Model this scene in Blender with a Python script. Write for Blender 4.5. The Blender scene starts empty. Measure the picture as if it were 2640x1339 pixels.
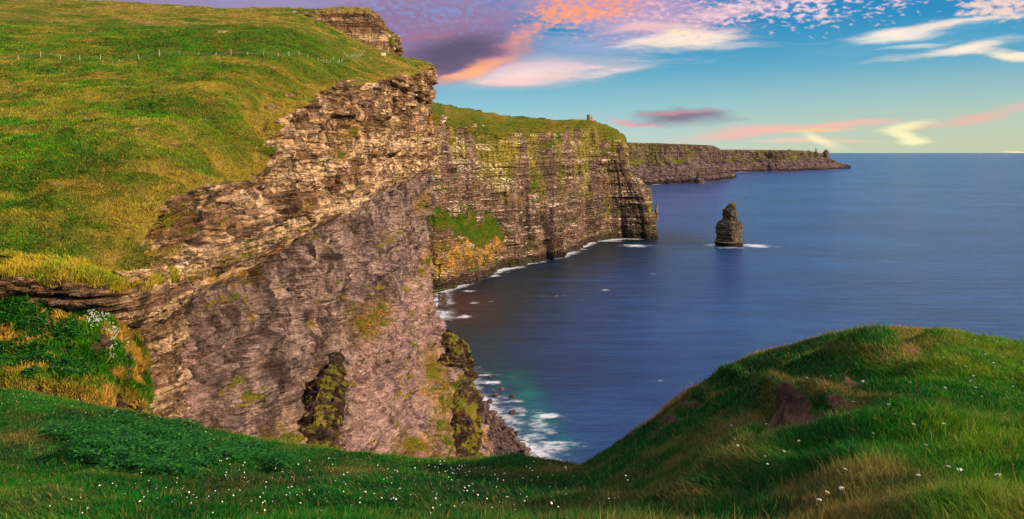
import bpy, math, random
import numpy as np
sc = bpy.context.scene
COL = sc.collection
rng = np.random.default_rng(7)
random.seed(7)

# ------------------------------------------------------------------ camera
CAMZ = 147.0          # metres above the sea
F = 1840.0            # focal length in pixels of the 2576 px wide picture
U0, V0 = 1288.0, 384.0
cam_d = bpy.data.cameras.new('camera')
cam = bpy.data.objects.new('camera', cam_d); COL.objects.link(cam)
cam.location = (0, 0, CAMZ); cam.rotation_euler = (math.radians(90), 0, 0)
cam_d.sensor_width = 36.0; cam_d.lens = 36.0 * F / 2576.0
cam_d.shift_y = -(653.5 - V0) / 2576.0
cam_d.clip_start = 0.2; cam_d.clip_end = 400000.0
sc.camera = cam
def P(u, v, Y): return ((u - U0) / F * Y, Y, CAMZ - (v - V0) / F * Y)

# ------------------------------------------------------------------ node helper
class NT:
    def __init__(s, tree): s.t = tree; s.n = tree.nodes; s.l = tree.links
    def put(s, sock, v):
        if isinstance(v, bpy.types.NodeSocket): s.l.new(v, sock)
        elif v is not None:
            if hasattr(sock.default_value, '__len__') and isinstance(v, (int, float)): v = (v,) * len(sock.default_value)
            if hasattr(sock.default_value, '__len__') and len(sock.default_value) == 4 and len(v) == 3: v = (*v, 1)
            sock.default_value = v
    def math(s, op, a, b=None, c=None, clamp=False):
        n = s.n.new('ShaderNodeMath'); n.operation = op; n.use_clamp = clamp
        for i, v in enumerate((a, b, c)):
            if v is not None: s.put(n.inputs[i], v)
        return n.outputs[0]
    def vmath(s, op, a, b=None):
        n = s.n.new('ShaderNodeVectorMath'); n.operation = op
        s.put(n.inputs[0], a)
        if b is not None: s.put(n.inputs[1], b)
        return n.outputs['Value'] if op in ('LENGTH', 'DOT_PRODUCT') else n.outputs[0]
    def mapping(s, v, loc=(0,0,0), rot=(0,0,0), scale=(1,1,1), typ='POINT'):
        n = s.n.new('ShaderNodeMapping'); n.vector_type = typ
        s.put(n.inputs['Vector'], v); n.inputs['Location'].default_value = loc
        n.inputs['Rotation'].default_value = rot; n.inputs['Scale'].default_value = scale
        return n.outputs[0]
    def noise(s, v, scale=1, detail=4, rough=0.55, dist=0.0, color=False):
        n = s.n.new('ShaderNodeTexNoise'); s.put(n.inputs['Vector'], v)
        n.inputs['Scale'].default_value = scale; n.inputs['Detail'].default_value = detail
        n.inputs['Roughness'].default_value = rough; n.inputs['Distortion'].default_value = dist
        return n.outputs['Color'] if color else n.outputs['Fac']
    def voro(s, v, scale=1, feature='F1', rand=1.0):
        n = s.n.new('ShaderNodeTexVoronoi'); n.feature = feature; s.put(n.inputs['Vector'], v)
        n.inputs['Scale'].default_value = scale; n.inputs['Randomness'].default_value = rand
        return n.outputs['Distance']
    def ramp(s, fac, stops, interp='LINEAR'):
        n = s.n.new('ShaderNodeValToRGB'); n.color_ramp.interpolation = interp
        e = n.color_ramp.elements
        while len(e) < len(stops): e.new(0.5)
        for el, (p, c) in zip(e, stops):
            el.position = p; el.color = (*c, 1) if len(c) == 3 else c
        s.put(n.inputs[0], fac); return n.outputs[0]
    def rng(s, v, a, b, c=0.0, d=1.0, smooth=True):
        n = s.n.new('ShaderNodeMapRange'); n.interpolation_type = 'SMOOTHSTEP' if smooth else 'LINEAR'
        n.clamp = True
        for k, x in zip(range(5), (v, a, b, c, d)): s.put(n.inputs[k], x)
        return n.outputs[0]
    def mix(s, fac, a, b, mode='MIX'):
        n = s.n.new('ShaderNodeMix'); n.data_type = 'RGBA'; n.blend_type = mode
        s.put(n.inputs[0], fac); s.put(n.inputs[6], a); s.put(n.inputs[7], b)
        return n.outputs[2]
    def attr(s, name):
        n = s.n.new('ShaderNodeAttribute'); n.attribute_name = name; return n.outputs['Fac']
    def pos(s): return s.n.new('ShaderNodeNewGeometry').outputs['Position']
    def bump(s, h, strength, dist, nrm=None):
        n = s.n.new('ShaderNodeBump'); n.inputs['Strength'].default_value = strength
        n.inputs['Distance'].default_value = dist; s.put(n.inputs['Height'], h)
        if nrm: s.put(n.inputs['Normal'], nrm)
        return n.outputs[0]
def lin(r, g, b):
    f = lambda c: (c/255/12.92) if c/255 <= 0.04045 else ((c/255+0.055)/1.055)**2.4
    return (f(r), f(g), f(b))

# ------------------------------------------------------------------ sun and sky
SUN_EL, SUN_AZ = math.radians(25), math.radians(114)      # azimuth measured from +Y towards +X
sd = bpy.data.lights.new('sun', 'SUN'); so = bpy.data.objects.new('sun', sd); COL.objects.link(so)
sd.energy = 5.0; sd.angle = math.radians(1.2); sd.color = (1.0, 0.74, 0.47)
to_sun = (math.sin(SUN_AZ)*math.cos(SUN_EL), math.cos(SUN_AZ)*math.cos(SUN_EL), math.sin(SUN_EL))
from mathutils import Vector
so.rotation_euler = Vector(to_sun).to_track_quat('Z', 'Y').to_euler()
so.location = (300, -200, 400)

world = bpy.data.worlds.new('World'); sc.world = world; world.use_nodes = True
W = NT(world.node_tree); W.n.clear()
sky = W.n.new('ShaderNodeTexSky'); sky.sky_type = 'NISHITA'; sky.sun_disc = False
sky.sun_elevation = SUN_EL; sky.sun_rotation = SUN_AZ; sky.altitude = 150
tc = W.n.new('ShaderNodeTexCoord'); D = tc.outputs['Generated']
sep = W.n.new('ShaderNodeSeparateXYZ'); W.put(sep.inputs[0], D)
az = W.math('ARCTAN2', sep.outputs[0], sep.outputs[1])
el = W.math('ARCSINE', sep.outputs[2])
def ang(u, v):
    a = math.atan2(u - U0, F); return a, math.atan2((V0 - v) / F * math.cos(a), 1.0)
cb = W.n.new('ShaderNodeCombineXYZ'); W.put(cb.inputs[0], az); W.put(cb.inputs[1], el)
A2 = cb.outputs[0]
base = W.ramp(W.math('MULTIPLY', el, 2.0), [(0.0, lin(204,222,214)), (0.05, lin(180,216,218)), (0.12, lin(142,200,216)),
    (0.22, lin(84,170,204)), (0.33, lin(24,142,196)), (0.48, lin(4,112,182)), (1.0, lin(20,70,140))])
warm = W.math('MULTIPLY', W.rng(az, -0.1, 0.65), W.rng(el, 0.14, 0.0))
base = W.mix(W.math('MULTIPLY', warm, 0.62), base, lin(204,204,150))
skyc = W.mix(1.0, sky.outputs[0], (0.08, 0.08, 0.08), 'MULTIPLY')
base = W.mix(0.12, base, skyc)
# bright cloud added overhead, out of view, to lift the ambient fill
base = W.mix(W.rng(el, 0.36, 0.8), base, W.ramp(W.noise(W.mapping(D, scale=(2, 2, 2)), 1.0, 5, 0.6), [(0.3, (0.62, 0.66, 0.80)), (0.7, (1.1, 0.95, 0.93))]))
# wispy warp of the angle plane
wn = W.noise(W.mapping(A2, scale=(5, 16, 1)), 1.0, 5, 0.55, color=True)
warp = W.vmath('MULTIPLY', W.vmath('SUBTRACT', wn, (0.5, 0.5, 0.5)), (0.09, 0.035, 0))
AW = W.vmath('ADD', A2, warp)
wisp = W.noise(W.mapping(AW, rot=(0, 0, -0.12), scale=(7, 60, 1)), 1.0, 7, 0.66, 0.3)
puff = W.noise(W.mapping(A2, rot=(0, 0, 0.35), scale=(95, 190, 1)), 1.0, 2.5, 0.5, 0.2)
big = W.noise(W.mapping(A2, scale=(6, 14, 1)), 1.0, 6, 0.6)
wispc = W.math('SUBTRACT', wisp, 0.5); gate = W.noise(W.mapping(A2, scale=(14, 30, 1)), 1.0, 3, 0.6)
finew = W.noise(W.mapping(AW, rot=(0, 0, -0.1), scale=(30, 130, 1)), 1.0, 6, 0.7, 0.5)
puffc = W.math('ADD', W.math('SUBTRACT', puff, 0.5), W.math('MULTIPLY', W.math('SUBTRACT', gate, 0.52), 0.5))
wisp = W.math('ADD', W.math('MULTIPLY', wisp, 0.65), W.math('MULTIPLY', finew, 0.35)); bigc = W.math('SUBTRACT', big, 0.5)
curc = [base]
def stroke(u1, v1, u2, v2, hw, col, op=1.0, soft=0.2, wa=1.2, pa=0.0, ba=0.0, endx=1.15, cam_warp=True):
    (a1, e1), (a2, e2) = ang(u1, v1), ang(u2, v2)
    L = math.hypot(a2-a1, e2-e1)/2*endx + 1e-4; th = math.atan2(e2-e1, a2-a1)
    hh = hw / F * math.cos((a1+a2)/2)
    m = W.mapping(AW if cam_warp else A2, ((a1+a2)/2, (e1+e2)/2, 0), (0, 0, th), (L, hh, 1), 'TEXTURE')
    q = W.vmath('LENGTH', m)
    if wa: q = W.math('MULTIPLY_ADD', wispc, -wa*2, q)
    if pa: q = W.math('MULTIPLY_ADD', puffc, -pa*2, q)
    if ba: q = W.math('MULTIPLY_ADD', bigc, -ba*2, q)
    f = W.rng(q, 1.1, soft, 0.0, op)
    curc[0] = W.mix(f, curc[0], tuple(min(k*1.13, 1.0) for k in col))
S = stroke
S(1300, 70, 1980, 40, 80, lin(196,172,190), 0.6, -0.4, 1.2, 0.3, 0.3)
S(2000, 130, 2640, 70, 60, lin(120,178,206), 0.5, -0.8, 1.4)
# high thin veil, mauve
S(1150, -60, 1900, 20, 110, lin(176,150,186), 0.9, 0.3, 0.6, 0.25, 0.5)
# broad soft bank to the right of the dark mass
S(1030, 196, 1640, 150, 52, lin(214,190,196), 0.95, 0.1, 0.4, 0, 0.15)
S(1250, 130, 1620, 110, 50, lin(150,160,196), 0.6, 0.1, 0.8)
S(1400, 60, 1850, 60, 50, lin(184,160,190), 0.85, 0.1, 0.7, 0.2)
S(1560, 112, 1860, 92, 24, lin(232,208,200), 0.95, 0.1, 0.8)
S(1640, 84, 1880, 84, 36, lin(240,216,196), 0.97, 0.1, 0.8)
S(1500, 70, 1720, 60, 20, lin(236,190,180), 0.7, 0.1, 0.8)
# dark purple mass
S(100, -90, 1340, 10, 190, lin(146,128,166), 0.97, 0.6, 0.25, 0.1, 0.15)
S(800, 60, 1330, 110, 120, lin(140,114,150), 0.97, 0.5, 0.3, 0, 0.15)
S(940, 200, 1300, 120, 62, lin(120,100,130), 0.95, 0.3, 0.25, 0, 0.1)
S(980, 160, 1290, 110, 56, lin(92,84,110), 0.97, 0.15, 0.3, 0, 0.15)
S(1010, 80, 1200, 95, 30, lin(150,110,140), 0.6, 0.1, 0.9, 0, 0.3)
S(400, 0, 980, 0, 40, lin(150,140,176), 0.6, 0.2, 0.6, 0.8)
S(880, 20, 1270, 25, 60, lin(118,150,202), 0.6, -0.8, 0.3, 3.0)
# orange rim
S(1050, 222, 1310, 140, 20, lin(240,160,130), 0.9, 0.1, 0.3, 0, 0.1)
S(1060, 212, 1300, 144, 14, lin(252,166,118), 0.95, -0.3, 0.6, 0, 0.1)
S(1230, 176, 1370, 40, 40, lin(232,152,134), 0.85, -0.6, 0.8, 0.3, 0.15)
S(1290, 120, 1400, 30, 34, lin(236,156,130), 0.7, -0.6, 0.8, 0.5, 0.15)
S(1120, 208, 1700, 150, 26, lin(230,204,202), 0.75, -0.5, 1.6)
S(1200, 178, 1500, 150, 12, lin(222,190,196), 0.6, -0.4, 1.4)
S(960, 104, 1180, 92, 10, lin(166,112,134), 0.6, -0.6, 1.4)
S(1000, 60, 1280, 40, 14, lin(172,132,158), 0.55, -0.6, 1.4)
S(1180, 215, 1480, 178, 16, lin(236,186,176), 0.8, 0.1, 0.9)
S(1330, 55, 1560, -10, 48, lin(226,152,142), 0.85, -0.3, 0.4, 1.6, 0.2)
S(1340, 40, 1640, 2, 40, lin(250,152,100), 0.95, -0.4, 0.4, 2.0)
S(1110, 200, 1560, 172, 24, lin(236,208,202), 0.95, -0.3, 1.0)
S(1380, 190, 1600, 172, 10, lin(240,212,204), 0.8, -0.3, 1.4)
S(1080, 208, 1300, 150, 13, lin(252,172,124), 0.95, -0.2, 0.6)
S(1400, 122, 1640, 130, 22, lin(150,170,204), 0.6, -0.6, 1.4)
S(1540, 114, 1700, 96, 9, lin(240,220,208), 0.9, -0.3, 1.2)
S(1580, 100, 1930, 96, 26, lin(244,222,204), 0.95, -0.3, 1.0)
S(1660, 74, 1780, 74, 14, lin(252,222,176), 0.9, -0.4, 0.8)
S(1700, 40, 1960, 6, 10, lin(228,196,202), 0.8, -0.4, 1.2)
# small puffs along the top
S(1560, 40, 2000, 16, 42, lin(222,182,194), 0.85, -0.5, 0.3, 2.4)
S(1800, -4, 2440, 0, 22, lin(232,200,206), 0.85, -1.4, 0.2, 4.0, endx=1.0)
S(1860, 44, 2180, 34, 20, lin(230,200,206), 0.7, -1.8, 0.2, 6)
S(2400, 30, 2640, 10, 44, lin(236,204,192), 0.9, 0.1, 0.6, 1.4)
# cream streaks right
S(2080, 98, 2640, 40, 15, lin(236,218,202), 0.9, 0.1, 0.9)
S(2120, 92, 2360, 92, 21, lin(244,228,210), 0.97, 0.1, 0.7)
S(2210, 126, 2400, 112, 9, lin(226,214,206), 0.7, 0.1, 1.0)
S(2170, 160, 2640, 96, 14, lin(210,208,202), 0.75, 0.1, 1.0)
S(2300, 142, 2520, 118, 15, lin(242,226,204), 0.95, 0.1, 0.8)
S(2440, 136, 2660, 152, 12, lin(246,226,196), 0.97, 0.1, 0.6)
# low cloud bars
S(1520, 302, 1680, 314, 7, lin(214,160,166), 0.85, 0.1, 0.9)
S(1600, 297, 1860, 297, 23, lin(128,112,136), 0.95, 0.1, 0.7)
S(1620, 289, 1800, 284, 7, lin(196,136,142), 0.7, 0.1, 0.9)
S(1640, 356, 2140, 316, 20, lin(226,178,166), 0.88, 0.1, 0.9)
S(1900, 336, 2240, 296, 12, lin(238,176,158), 0.92, 0.1, 0.9)
S(1950, 338, 2140, 324, 9, lin(250,190,140), 0.9, 0.1, 0.6)
S(1880, 362, 2190, 352, 9, lin(236,190,170), 0.8, 0.1, 0.9)
S(2000, 336, 2115, 376, 16, lin(246,228,184), 0.85, 0.1, 0.6)
S(2190, 322, 2350, 298, 17, lin(246,230,180), 0.92, 0.1, 0.5)
S(2210, 318, 2320, 346, 17, lin(248,234,182), 0.92, 0.1, 0.5)
S(2240, 354, 2350, 342, 15, lin(248,236,180), 0.95, 0.1, 0.5)
S(2280, 316, 2660, 262, 17, lin(222,176,162), 0.85, 0.1, 0.9)
S(2520, 379, 2600, 380, 3, lin(246,226,160), 0.8, 0.1, 0.6)
bg = W.n.new('ShaderNodeBackground'); W.put(bg.inputs[0], curc[0]); bg.inputs[1].default_value = 0.78
ow = W.n.new('ShaderNodeOutputWorld'); W.l.new(bg.outputs[0], ow.inputs[0])
world.cycles.sampling_method = 'MANUAL'; world.cycles.sample_map_resolution = 512

sc.view_settings.view_transform = 'Standard'; sc.view_settings.look = 'None'
sc.view_settings.exposure = 0.4; sc.view_settings.gamma = 1.0; sc.view_settings.use_curve_mapping = False
sc.cycles.max_bounces = 5; sc.cycles.diffuse_bounces = 2; sc.cycles.glossy_bounces = 3
sc.cycles.transmission_bounces = 2; sc.cycles.transparent_max_bounces = 4

# ------------------------------------------------------------------ numpy tools
_perm = rng.integers(0, 1 << 31, 4096)
def _h(i, j, k):
    n = (i*73856093) ^ (j*19349663) ^ (k*83492791)
    n = (n ^ (n >> 13)) * 1274126177
    n = n ^ (n >> 16)
    return ((n & 0xFFFFF) / float(0xFFFFF)).astype(np.float32)
def vn(x, y, z=None):
    x = np.asarray(x, np.float64); y = np.asarray(y, np.float64)
    z = np.zeros_like(x) if z is None else np.asarray(z, np.float64)
    x, y, z = np.broadcast_arrays(x, y, z)
    i, j, k = np.floor(x).astype(np.int64), np.floor(y).astype(np.int64), np.floor(z).astype(np.int64)
    fx, fy, fz = (x-i).astype(np.float32), (y-j).astype(np.float32), (z-k).astype(np.float32)
    fx = fx*fx*(3-2*fx); fy = fy*fy*(3-2*fy); fz = fz*fz*(3-2*fz)
    def L(a, b, t): return a + (b-a)*t
    r = L(L(L(_h(i,j,k), _h(i+1,j,k), fx), L(_h(i,j+1,k), _h(i+1,j+1,k), fx), fy),
          L(L(_h(i,j,k+1), _h(i+1,j,k+1), fx), L(_h(i,j+1,k+1), _h(i+1,j+1,k+1), fx), fy), fz)
    return r*2-1
def fbm(x, y, z=None, o=4, g=0.5, ridged=False):
    s = 0; a = 1; t = 0
    for q in range(o):
        n = vn(x*2.03**q + 17.3*q, y*2.03**q - 9.1*q, None if z is None else z*2.03**q + 4.7*q)
        if ridged: n = 1 - 2*np.abs(n)
        s = s + n*a; t += a; a *= g
    return s/t
def hsh(a, b=0, c=0):
    a, b, c = np.broadcast_arrays(np.asarray(a), np.asarray(b), np.asarray(c))
    return _h(a.astype(np.int64), b.astype(np.int64), c.astype(np.int64))*2-1
def sm(x, a, b):
    t = np.clip((np.asarray(x, float)-a)/(b-a), 0, 1); return t*t*(3-2*t)
def pchip(x, y, q):
    """monotone cubic along axis 0"""
    x = np.asarray(x, float); y = np.asarray(y, float); q = np.asarray(q, float)
    h = np.diff(x); sh = (-1,) + (1,)*(y.ndim-1)
    d = np.diff(y, axis=0)/h.reshape(sh)
    m = np.zeros_like(y); m[0] = d[0]; m[-1] = d[-1]
    w = (d[:-1]*d[1:]) > 0
    with np.errstate(all='ignore'):
        hm = 2*d[:-1]*d[1:]/(d[:-1]+d[1:])
    m[1:-1] = np.where(w, hm, 0)
    i = np.clip(np.searchsorted(x, q, side='right')-1, 0, len(x)-2)
    t = ((q-x[i])/h[i]).reshape(sh); hh = h[i].reshape(sh)
    return (2*t**3-3*t**2+1)*y[i] + (t**3-2*t**2+t)*hh*m[i] + (-2*t**3+3*t**2)*y[i+1] + (t**3-t**2)*hh*m[i+1]
def loft(ctrl, nr, nc, rq=None, cq=None):
    c = np.asarray(ctrl, float)
    rq = np.linspace(0, c.shape[0]-1, nr) if rq is None else rq
    cq = np.linspace(0, c.shape[1]-1, nc) if cq is None else cq
    g = pchip(np.arange(c.shape[0]), c, rq)
    g = pchip(np.arange(c.shape[1]), g.transpose(1, 0, 2), cq).transpose(1, 0, 2)
    return g
def gnorm(G):
    a = np.gradient(G, axis=0); b = np.gradient(G, axis=1)
    n = np.cross(a, b); n /= np.linalg.norm(n, axis=2, keepdims=True)+1e-9
    return n
def tag(o, label=None, cat=None, group=None, kind=None):
    if label: o['label'] = label
    if cat: o['category'] = cat
    if group: o['group'] = group
    if kind: o['kind'] = kind
    return o
def mesh_np(name, V, Fq, mat, attrs=None, smooth=False, parent=None, link=True):
    me = bpy.data.meshes.new(name); V = np.asarray(V, np.float32).reshape(-1, 3)
    Fq = np.asarray(Fq, np.int32); k = Fq.shape[1]
    me.vertices.add(len(V)); me.vertices.foreach_set('co', V.ravel())
    me.loops.add(Fq.size); me.loops.foreach_set('vertex_index', Fq.ravel())
    me.polygons.add(len(Fq)); me.polygons.foreach_set('loop_start', np.arange(0, Fq.size, k, dtype=np.int32))
    me.polygons.foreach_set('loop_total', np.full(len(Fq), k, np.int32))
    me.polygons.foreach_set('use_smooth', np.full(len(Fq), smooth, bool))
    for an, av in (attrs or {}).items():
        a = me.attributes.new(an, 'FLOAT', 'POINT'); a.data.foreach_set('value', np.asarray(av, np.float32).ravel())
    me.update(calc_edges=True)
    me.materials.append(mat)
    o = bpy.data.objects.new(name, me)
    if link: COL.objects.link(o)
    if parent: o.parent = parent
    return o
def gridfaces(nr, nc, flip=False, wrap=False):
    i = np.arange(nr-1)[:, None]; j = np.arange(nc if wrap else nc-1)[None, :]
    j2 = (j+1) % nc
    f = np.stack([i*nc+j + 0*j2, i*nc+j2, (i+1)*nc+j2, (i+1)*nc+j + 0*j2], -1).reshape(-1, 4)
    return f[:, ::-1] if flip else f
def grid(name, G, mat, attrs=None, smooth=False, flip=False, parent=None):
    return mesh_np(name, G.reshape(-1, 3), gridfaces(G.shape[0], G.shape[1], flip), mat, attrs, smooth, parent)
def empty(name, loc=(0, 0, 0)):
    o = bpy.data.objects.new(name, None); COL.objects.link(o); o.location = loc; o.empty_display_size = 0.5
    return o
def newmat(name):
    m = bpy.data.materials.new(name); m.use_nodes = True; t = NT(m.node_tree); t.n.clear()
    b = t.n.new('ShaderNodeBsdfPrincipled'); o = t.n.new('ShaderNodeOutputMaterial')
    t.l.new(b.outputs[0], o.inputs[0]); b.inputs['Roughness'].default_value = 0.9
    b.inputs['Specular IOR Level'].default_value = 0.15
    return m, t, b

# ------------------------------------------------------------------ materials
def grass_color(t, p, sc_=1.0, gold=None, bright=1.0):
    """natural grass: green and straw patches"""
    n1 = t.noise(t.mapping(p, scale=(0.05/sc_, 0.022/sc_, 0.16/sc_)), 1.0, 5, 0.6, 0.6)
    n2 = t.noise(t.mapping(p, scale=(0.5/sc_, 0.22/sc_, 0.8/sc_)), 1.0, 5, 0.65)
    n3 = t.noise(p, 2.6/sc_, 3, 0.6)
    c = t.ramp(n1, [(0.30, (0.022*bright, 0.17*bright, 0.004)), (0.46, (0.06*bright, 0.21*bright, 0.006)),
                    (0.56, (0.17*bright, 0.22*bright, 0.008)), (0.70, (0.30*bright, 0.24*bright, 0.03))])
    f2 = t.rng(n2, 0.35, 0.68)
    c = t.mix(t.math('MULTIPLY', f2, 0.65), c, (0.20*bright, 0.175*bright, 0.015))
    c = t.mix(t.rng(n2, 0.46, 0.28), c, (0.012*bright, 0.085*bright, 0.006))
    if gold is not None:
        gc = t.ramp(n2, [(0.3, (0.17, 0.15, 0.012)), (0.5, (0.40, 0.29, 0.04)), (0.7, (0.60, 0.42, 0.13))])
        c = t.mix(gold, c, gc)
    c = t.mix(1.0, c, t.ramp(n3, [(0.25, (0.62,)*3), (0.7, (1.2,)*3)]), 'MULTIPLY')
    return c, n2, n3
def rock_mat(name, k=1.0, cols=None, far=False, sc_=1.0, green=0.0, guano=0.0, warm=1.0):
    """bedded rock with turf by the mesh's own 'grass' mask; 'low' marks the smoother shale"""
    m, t, b = newmat(name); p = t.pos()
    sx = t.n.new('ShaderNodeSeparateXYZ'); t.put(sx.inputs[0], p)
    wv = t.noise(t.mapping(p, scale=(0.03/sc_,)*3), 1.0, 3, 0.5, color=True)
    pw = t.vmath('ADD', p, t.vmath('MULTIPLY', t.vmath('SUBTRACT', wv, (0.5,)*3), (4*sc_, 4*sc_, 2.2*sc_)))
    st = t.noise(t.mapping(pw, scale=(0.022/sc_, 0.022/sc_, 0.46/sc_)), 1.0, 5, 0.7)
    st2 = t.noise(t.mapping(pw, scale=(0.14/sc_, 0.14/sc_, 1.25/sc_)), 1.0, 4, 0.7)
    vt = t.noise(t.mapping(pw, scale=(0.55/sc_, 0.32/sc_, 0.05/sc_)), 1.0, 5, 0.65)
    bl = t.noise(p, 0.35/sc_, 6, 0.7)
    tone = t.attr('tone'); st = t.math('ADD', t.math('MULTIPLY', tone, 0.28), t.math('MULTIPLY_ADD', t.math('SUBTRACT', st, 0.5), 0.75, 0.5))
    c = t.ramp(st, cols or [(0.22, (0.10, 0.070, 0.052)), (0.36, (0.22, 0.155, 0.10)), (0.48, (0.38, 0.28, 0.18)),
                            (0.56, (0.30, 0.22, 0.155)), (0.66, (0.58, 0.46, 0.32)), (0.85, (0.74, 0.62, 0.46))])
    c = t.mix(t.rng(st2, 0.50, 0.36, 0, 0.75), c, (0.06, 0.045, 0.038))
    c = t.mix(t.rng(st2, 0.56, 0.72, 0, 0.55), c, (0.56, 0.47, 0.36))
    c = t.mix(t.rng(vt, 0.50, 0.36, 0, 0.55), c, (0.075, 0.055, 0.045))
    low = t.attr('low')
    dg = t.noise(t.mapping(pw, scale=(0.22/sc_, 0.16/sc_, 0.07/sc_)), 1.0, 8, 0.72)
    lam = t.noise(t.mapping(pw, scale=(0.03/sc_, 0.022/sc_, 0.75/sc_)), 1.0, 7, 0.72)
    lc = t.ramp(dg, [(0.32, (0.070, 0.055, 0.056)), (0.44, (0.185, 0.150, 0.145)), (0.54, (0.33, 0.27, 0.255)), (0.68, (0.52, 0.44, 0.40))])
    lc = t.mix(t.rng(lam, 0.47, 0.36, 0, 0.75), lc, (0.07, 0.054, 0.052))
    lc = t.mix(t.rng(lam, 0.56, 0.68, 0, 0.6), lc, (0.50, 0.42, 0.37))
    pale = t.attr('pale')
    lc2 = t.ramp(lam, [(0.32, (0.12, 0.085, 0.085)), (0.43, (0.30, 0.225, 0.215)), (0.53, (0.50, 0.385, 0.36)), (0.62, (0.34, 0.26, 0.25)), (0.72, (0.66, 0.54, 0.50))])
    lc2 = t.mix(t.rng(dg, 0.47, 0.36, 0, 0.65), lc2, (0.11, 0.082, 0.082))
    lc = t.mix(t.math('MULTIPLY', pale, 0.9), lc, lc2)
    c = t.mix(t.math('MULTIPLY', low, 0.94), c, lc)
    c = t.mix(1.0, c, t.ramp(bl, [(0.25, (0.60,)*3), (0.5, (0.95,)*3), (0.75, (1.25,)*3)]), 'MULTIPLY')
    fine = t.noise(pw, 1.5/sc_, 6, 0.78)
    c = t.mix(1.0, c, t.ramp(fine, [(0.30, (0.50, 0.48, 0.47)), (0.5, (0.98,)*3), (0.68, (1.38, 1.36, 1.32))]), 'MULTIPLY')
    wp2 = t.vmath('ADD', p, t.vmath('MULTIPLY', t.vmath('SUBTRACT', t.noise(p, 0.5/sc_, 4, 0.6, color=True), (0.5,)*3), (3.0*sc_, 3.0*sc_, 0.9*sc_)))
    ck1 = t.voro(t.mapping(wp2, scale=(0.075/sc_, 0.075/sc_, 0.72/sc_)), 1.0, 'DISTANCE_TO_EDGE')
    ck2 = t.voro(t.mapping(wp2, loc=(3, 5, 7), scale=(0.045/sc_, 0.045/sc_, 0.27/sc_)), 1.0, 'DISTANCE_TO_EDGE')
    ck = t.math('MAXIMUM', t.rng(ck1, 0.06, 0.015), t.rng(ck2, 0.035, 0.010))
    ck = t.math('MULTIPLY', ck, t.rng(t.noise(pw, 0.11/sc_, 4, 0.65), 0.40, 0.62))
    ck = t.math('MULTIPLY', ck, t.math('MULTIPLY_ADD', t.attr('low'), -0.42, 1.0))
    c = t.mix(t.math('MULTIPLY', ck, 0.62), c, (0.045, 0.032, 0.028))
    cav = t.noise(t.mapping(pw, scale=(0.16/sc_, 0.16/sc_, 0.11/sc_)), 1.0, 5, 0.7)
    c = t.mix(t.rng(cav, 0.43, 0.33, 0, 0.8), c, (0.055, 0.042, 0.04))
    # rust and lichen, painted by nature
    c = t.mix(t.math('MULTIPLY', t.rng(t.noise(p, 0.22/sc_, 5, 0.7), 0.60, 0.72), t.math('MULTIPLY_ADD', low, -0.35, 0.6)), c, (0.34, 0.125, 0.03))
    if green:
        gm = t.noise(t.mapping(pw, scale=(0.045/sc_, 0.045/sc_, 0.014/sc_)), 1.0, 6, 0.72)
        z = t.rng(sx.outputs[2], 40, 185, -0.02, 0.10, False)
        c = t.mix(t.rng(t.math('ADD', gm, z), 0.50, 0.66, 0, green), c, t.ramp(vt, [(0.35, (0.11, 0.14, 0.008)), (0.6, (0.30, 0.29, 0.02))]))
    if guano:
        gz = t.noise(t.mapping(pw, scale=(0.012, 0.012, 0.16)), 1.0, 4, 0.6)
        gs = t.noise(t.mapping(p, scale=(0.22, 0.22, 0.62)), 1.0, 4, 0.75)
        f = t.math('MULTIPLY', t.rng(gz, 0.50, 0.60), t.rng(t.math('ADD', gs, t.math('MULTIPLY', t.noise(p, 0.025, 3), 0.35)), 0.70, 0.77))
        c = t.mix(t.math('MULTIPLY', f, guano), c, (0.72, 0.66, 0.58))
    lich = t.attr('lichen')
    c = t.mix(t.math('MULTIPLY', lich, t.rng(t.noise(p, 0.5/sc_, 4, 0.65), 0.35, 0.6)), c,
              t.ramp(bl, [(0.35, (0.16, 0.15, 0.012)), (0.55, (0.40, 0.26, 0.02)), (0.7, (0.50, 0.24, 0.02))]))
    wet = t.attr('wet'); c = t.mix(t.math('MULTIPLY', wet, 0.8), c, (0.045, 0.032, 0.030))
    if k != 1.0 or warm != 1.0: c = t.mix(1.0, c, (k*warm, k, k/warm), 'MULTIPLY')
    gmn = t.n.new('ShaderNodeGamma'); t.put(gmn.inputs[0], c); gmn.inputs[1].default_value = 1.4
    c = t.mix(1.0, gmn.outputs[0], (1.6, 1.6, 1.65), 'MULTIPLY')
    c = t.mix(low, c, t.mix(1.0, c, (1.22, 1.24, 1.30), 'MULTIPLY'))
    gc, gn2, gn3 = grass_color(t, p, 1.0 if not far else sc_, t.attr('gold'))
    g = t.math('ADD', t.attr('grass'), t.math('MULTIPLY', t.math('SUBTRACT', t.noise(p, 0.6/sc_, 5, 0.7), 0.5), 0.9))
    gm = t.rng(g, 0.42, 0.58)
    c = t.mix(gm, c, gc)
    t.put(b.inputs['Base Color'], c)
    h = t.math('ADD', t.math('MULTIPLY', st2, 0.8), t.math('ADD', t.math('MULTIPLY', bl, 1.2), t.math('MULTIPLY', dg, t.math('MULTIPLY', low, 1.6))))
    h = t.math('ADD', h, t.math('MULTIPLY', vt, 0.6))
    h = t.math('ADD', h, t.math('MULTIPLY', fine, 0.7))
    h = t.math('SUBTRACT', h, t.math('MULTIPLY', ck, 0.9))
    h = t.math('ADD', h, t.math('MULTIPLY', lam, t.math('MULTIPLY', low, 1.8)))
    h = t.math('ADD', h, t.math('MULTIPLY', t.voro(t.mapping(pw, scale=(0.5/sc_, 0.5/sc_, 1.1/sc_)), 1.0), 0.9))
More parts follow.
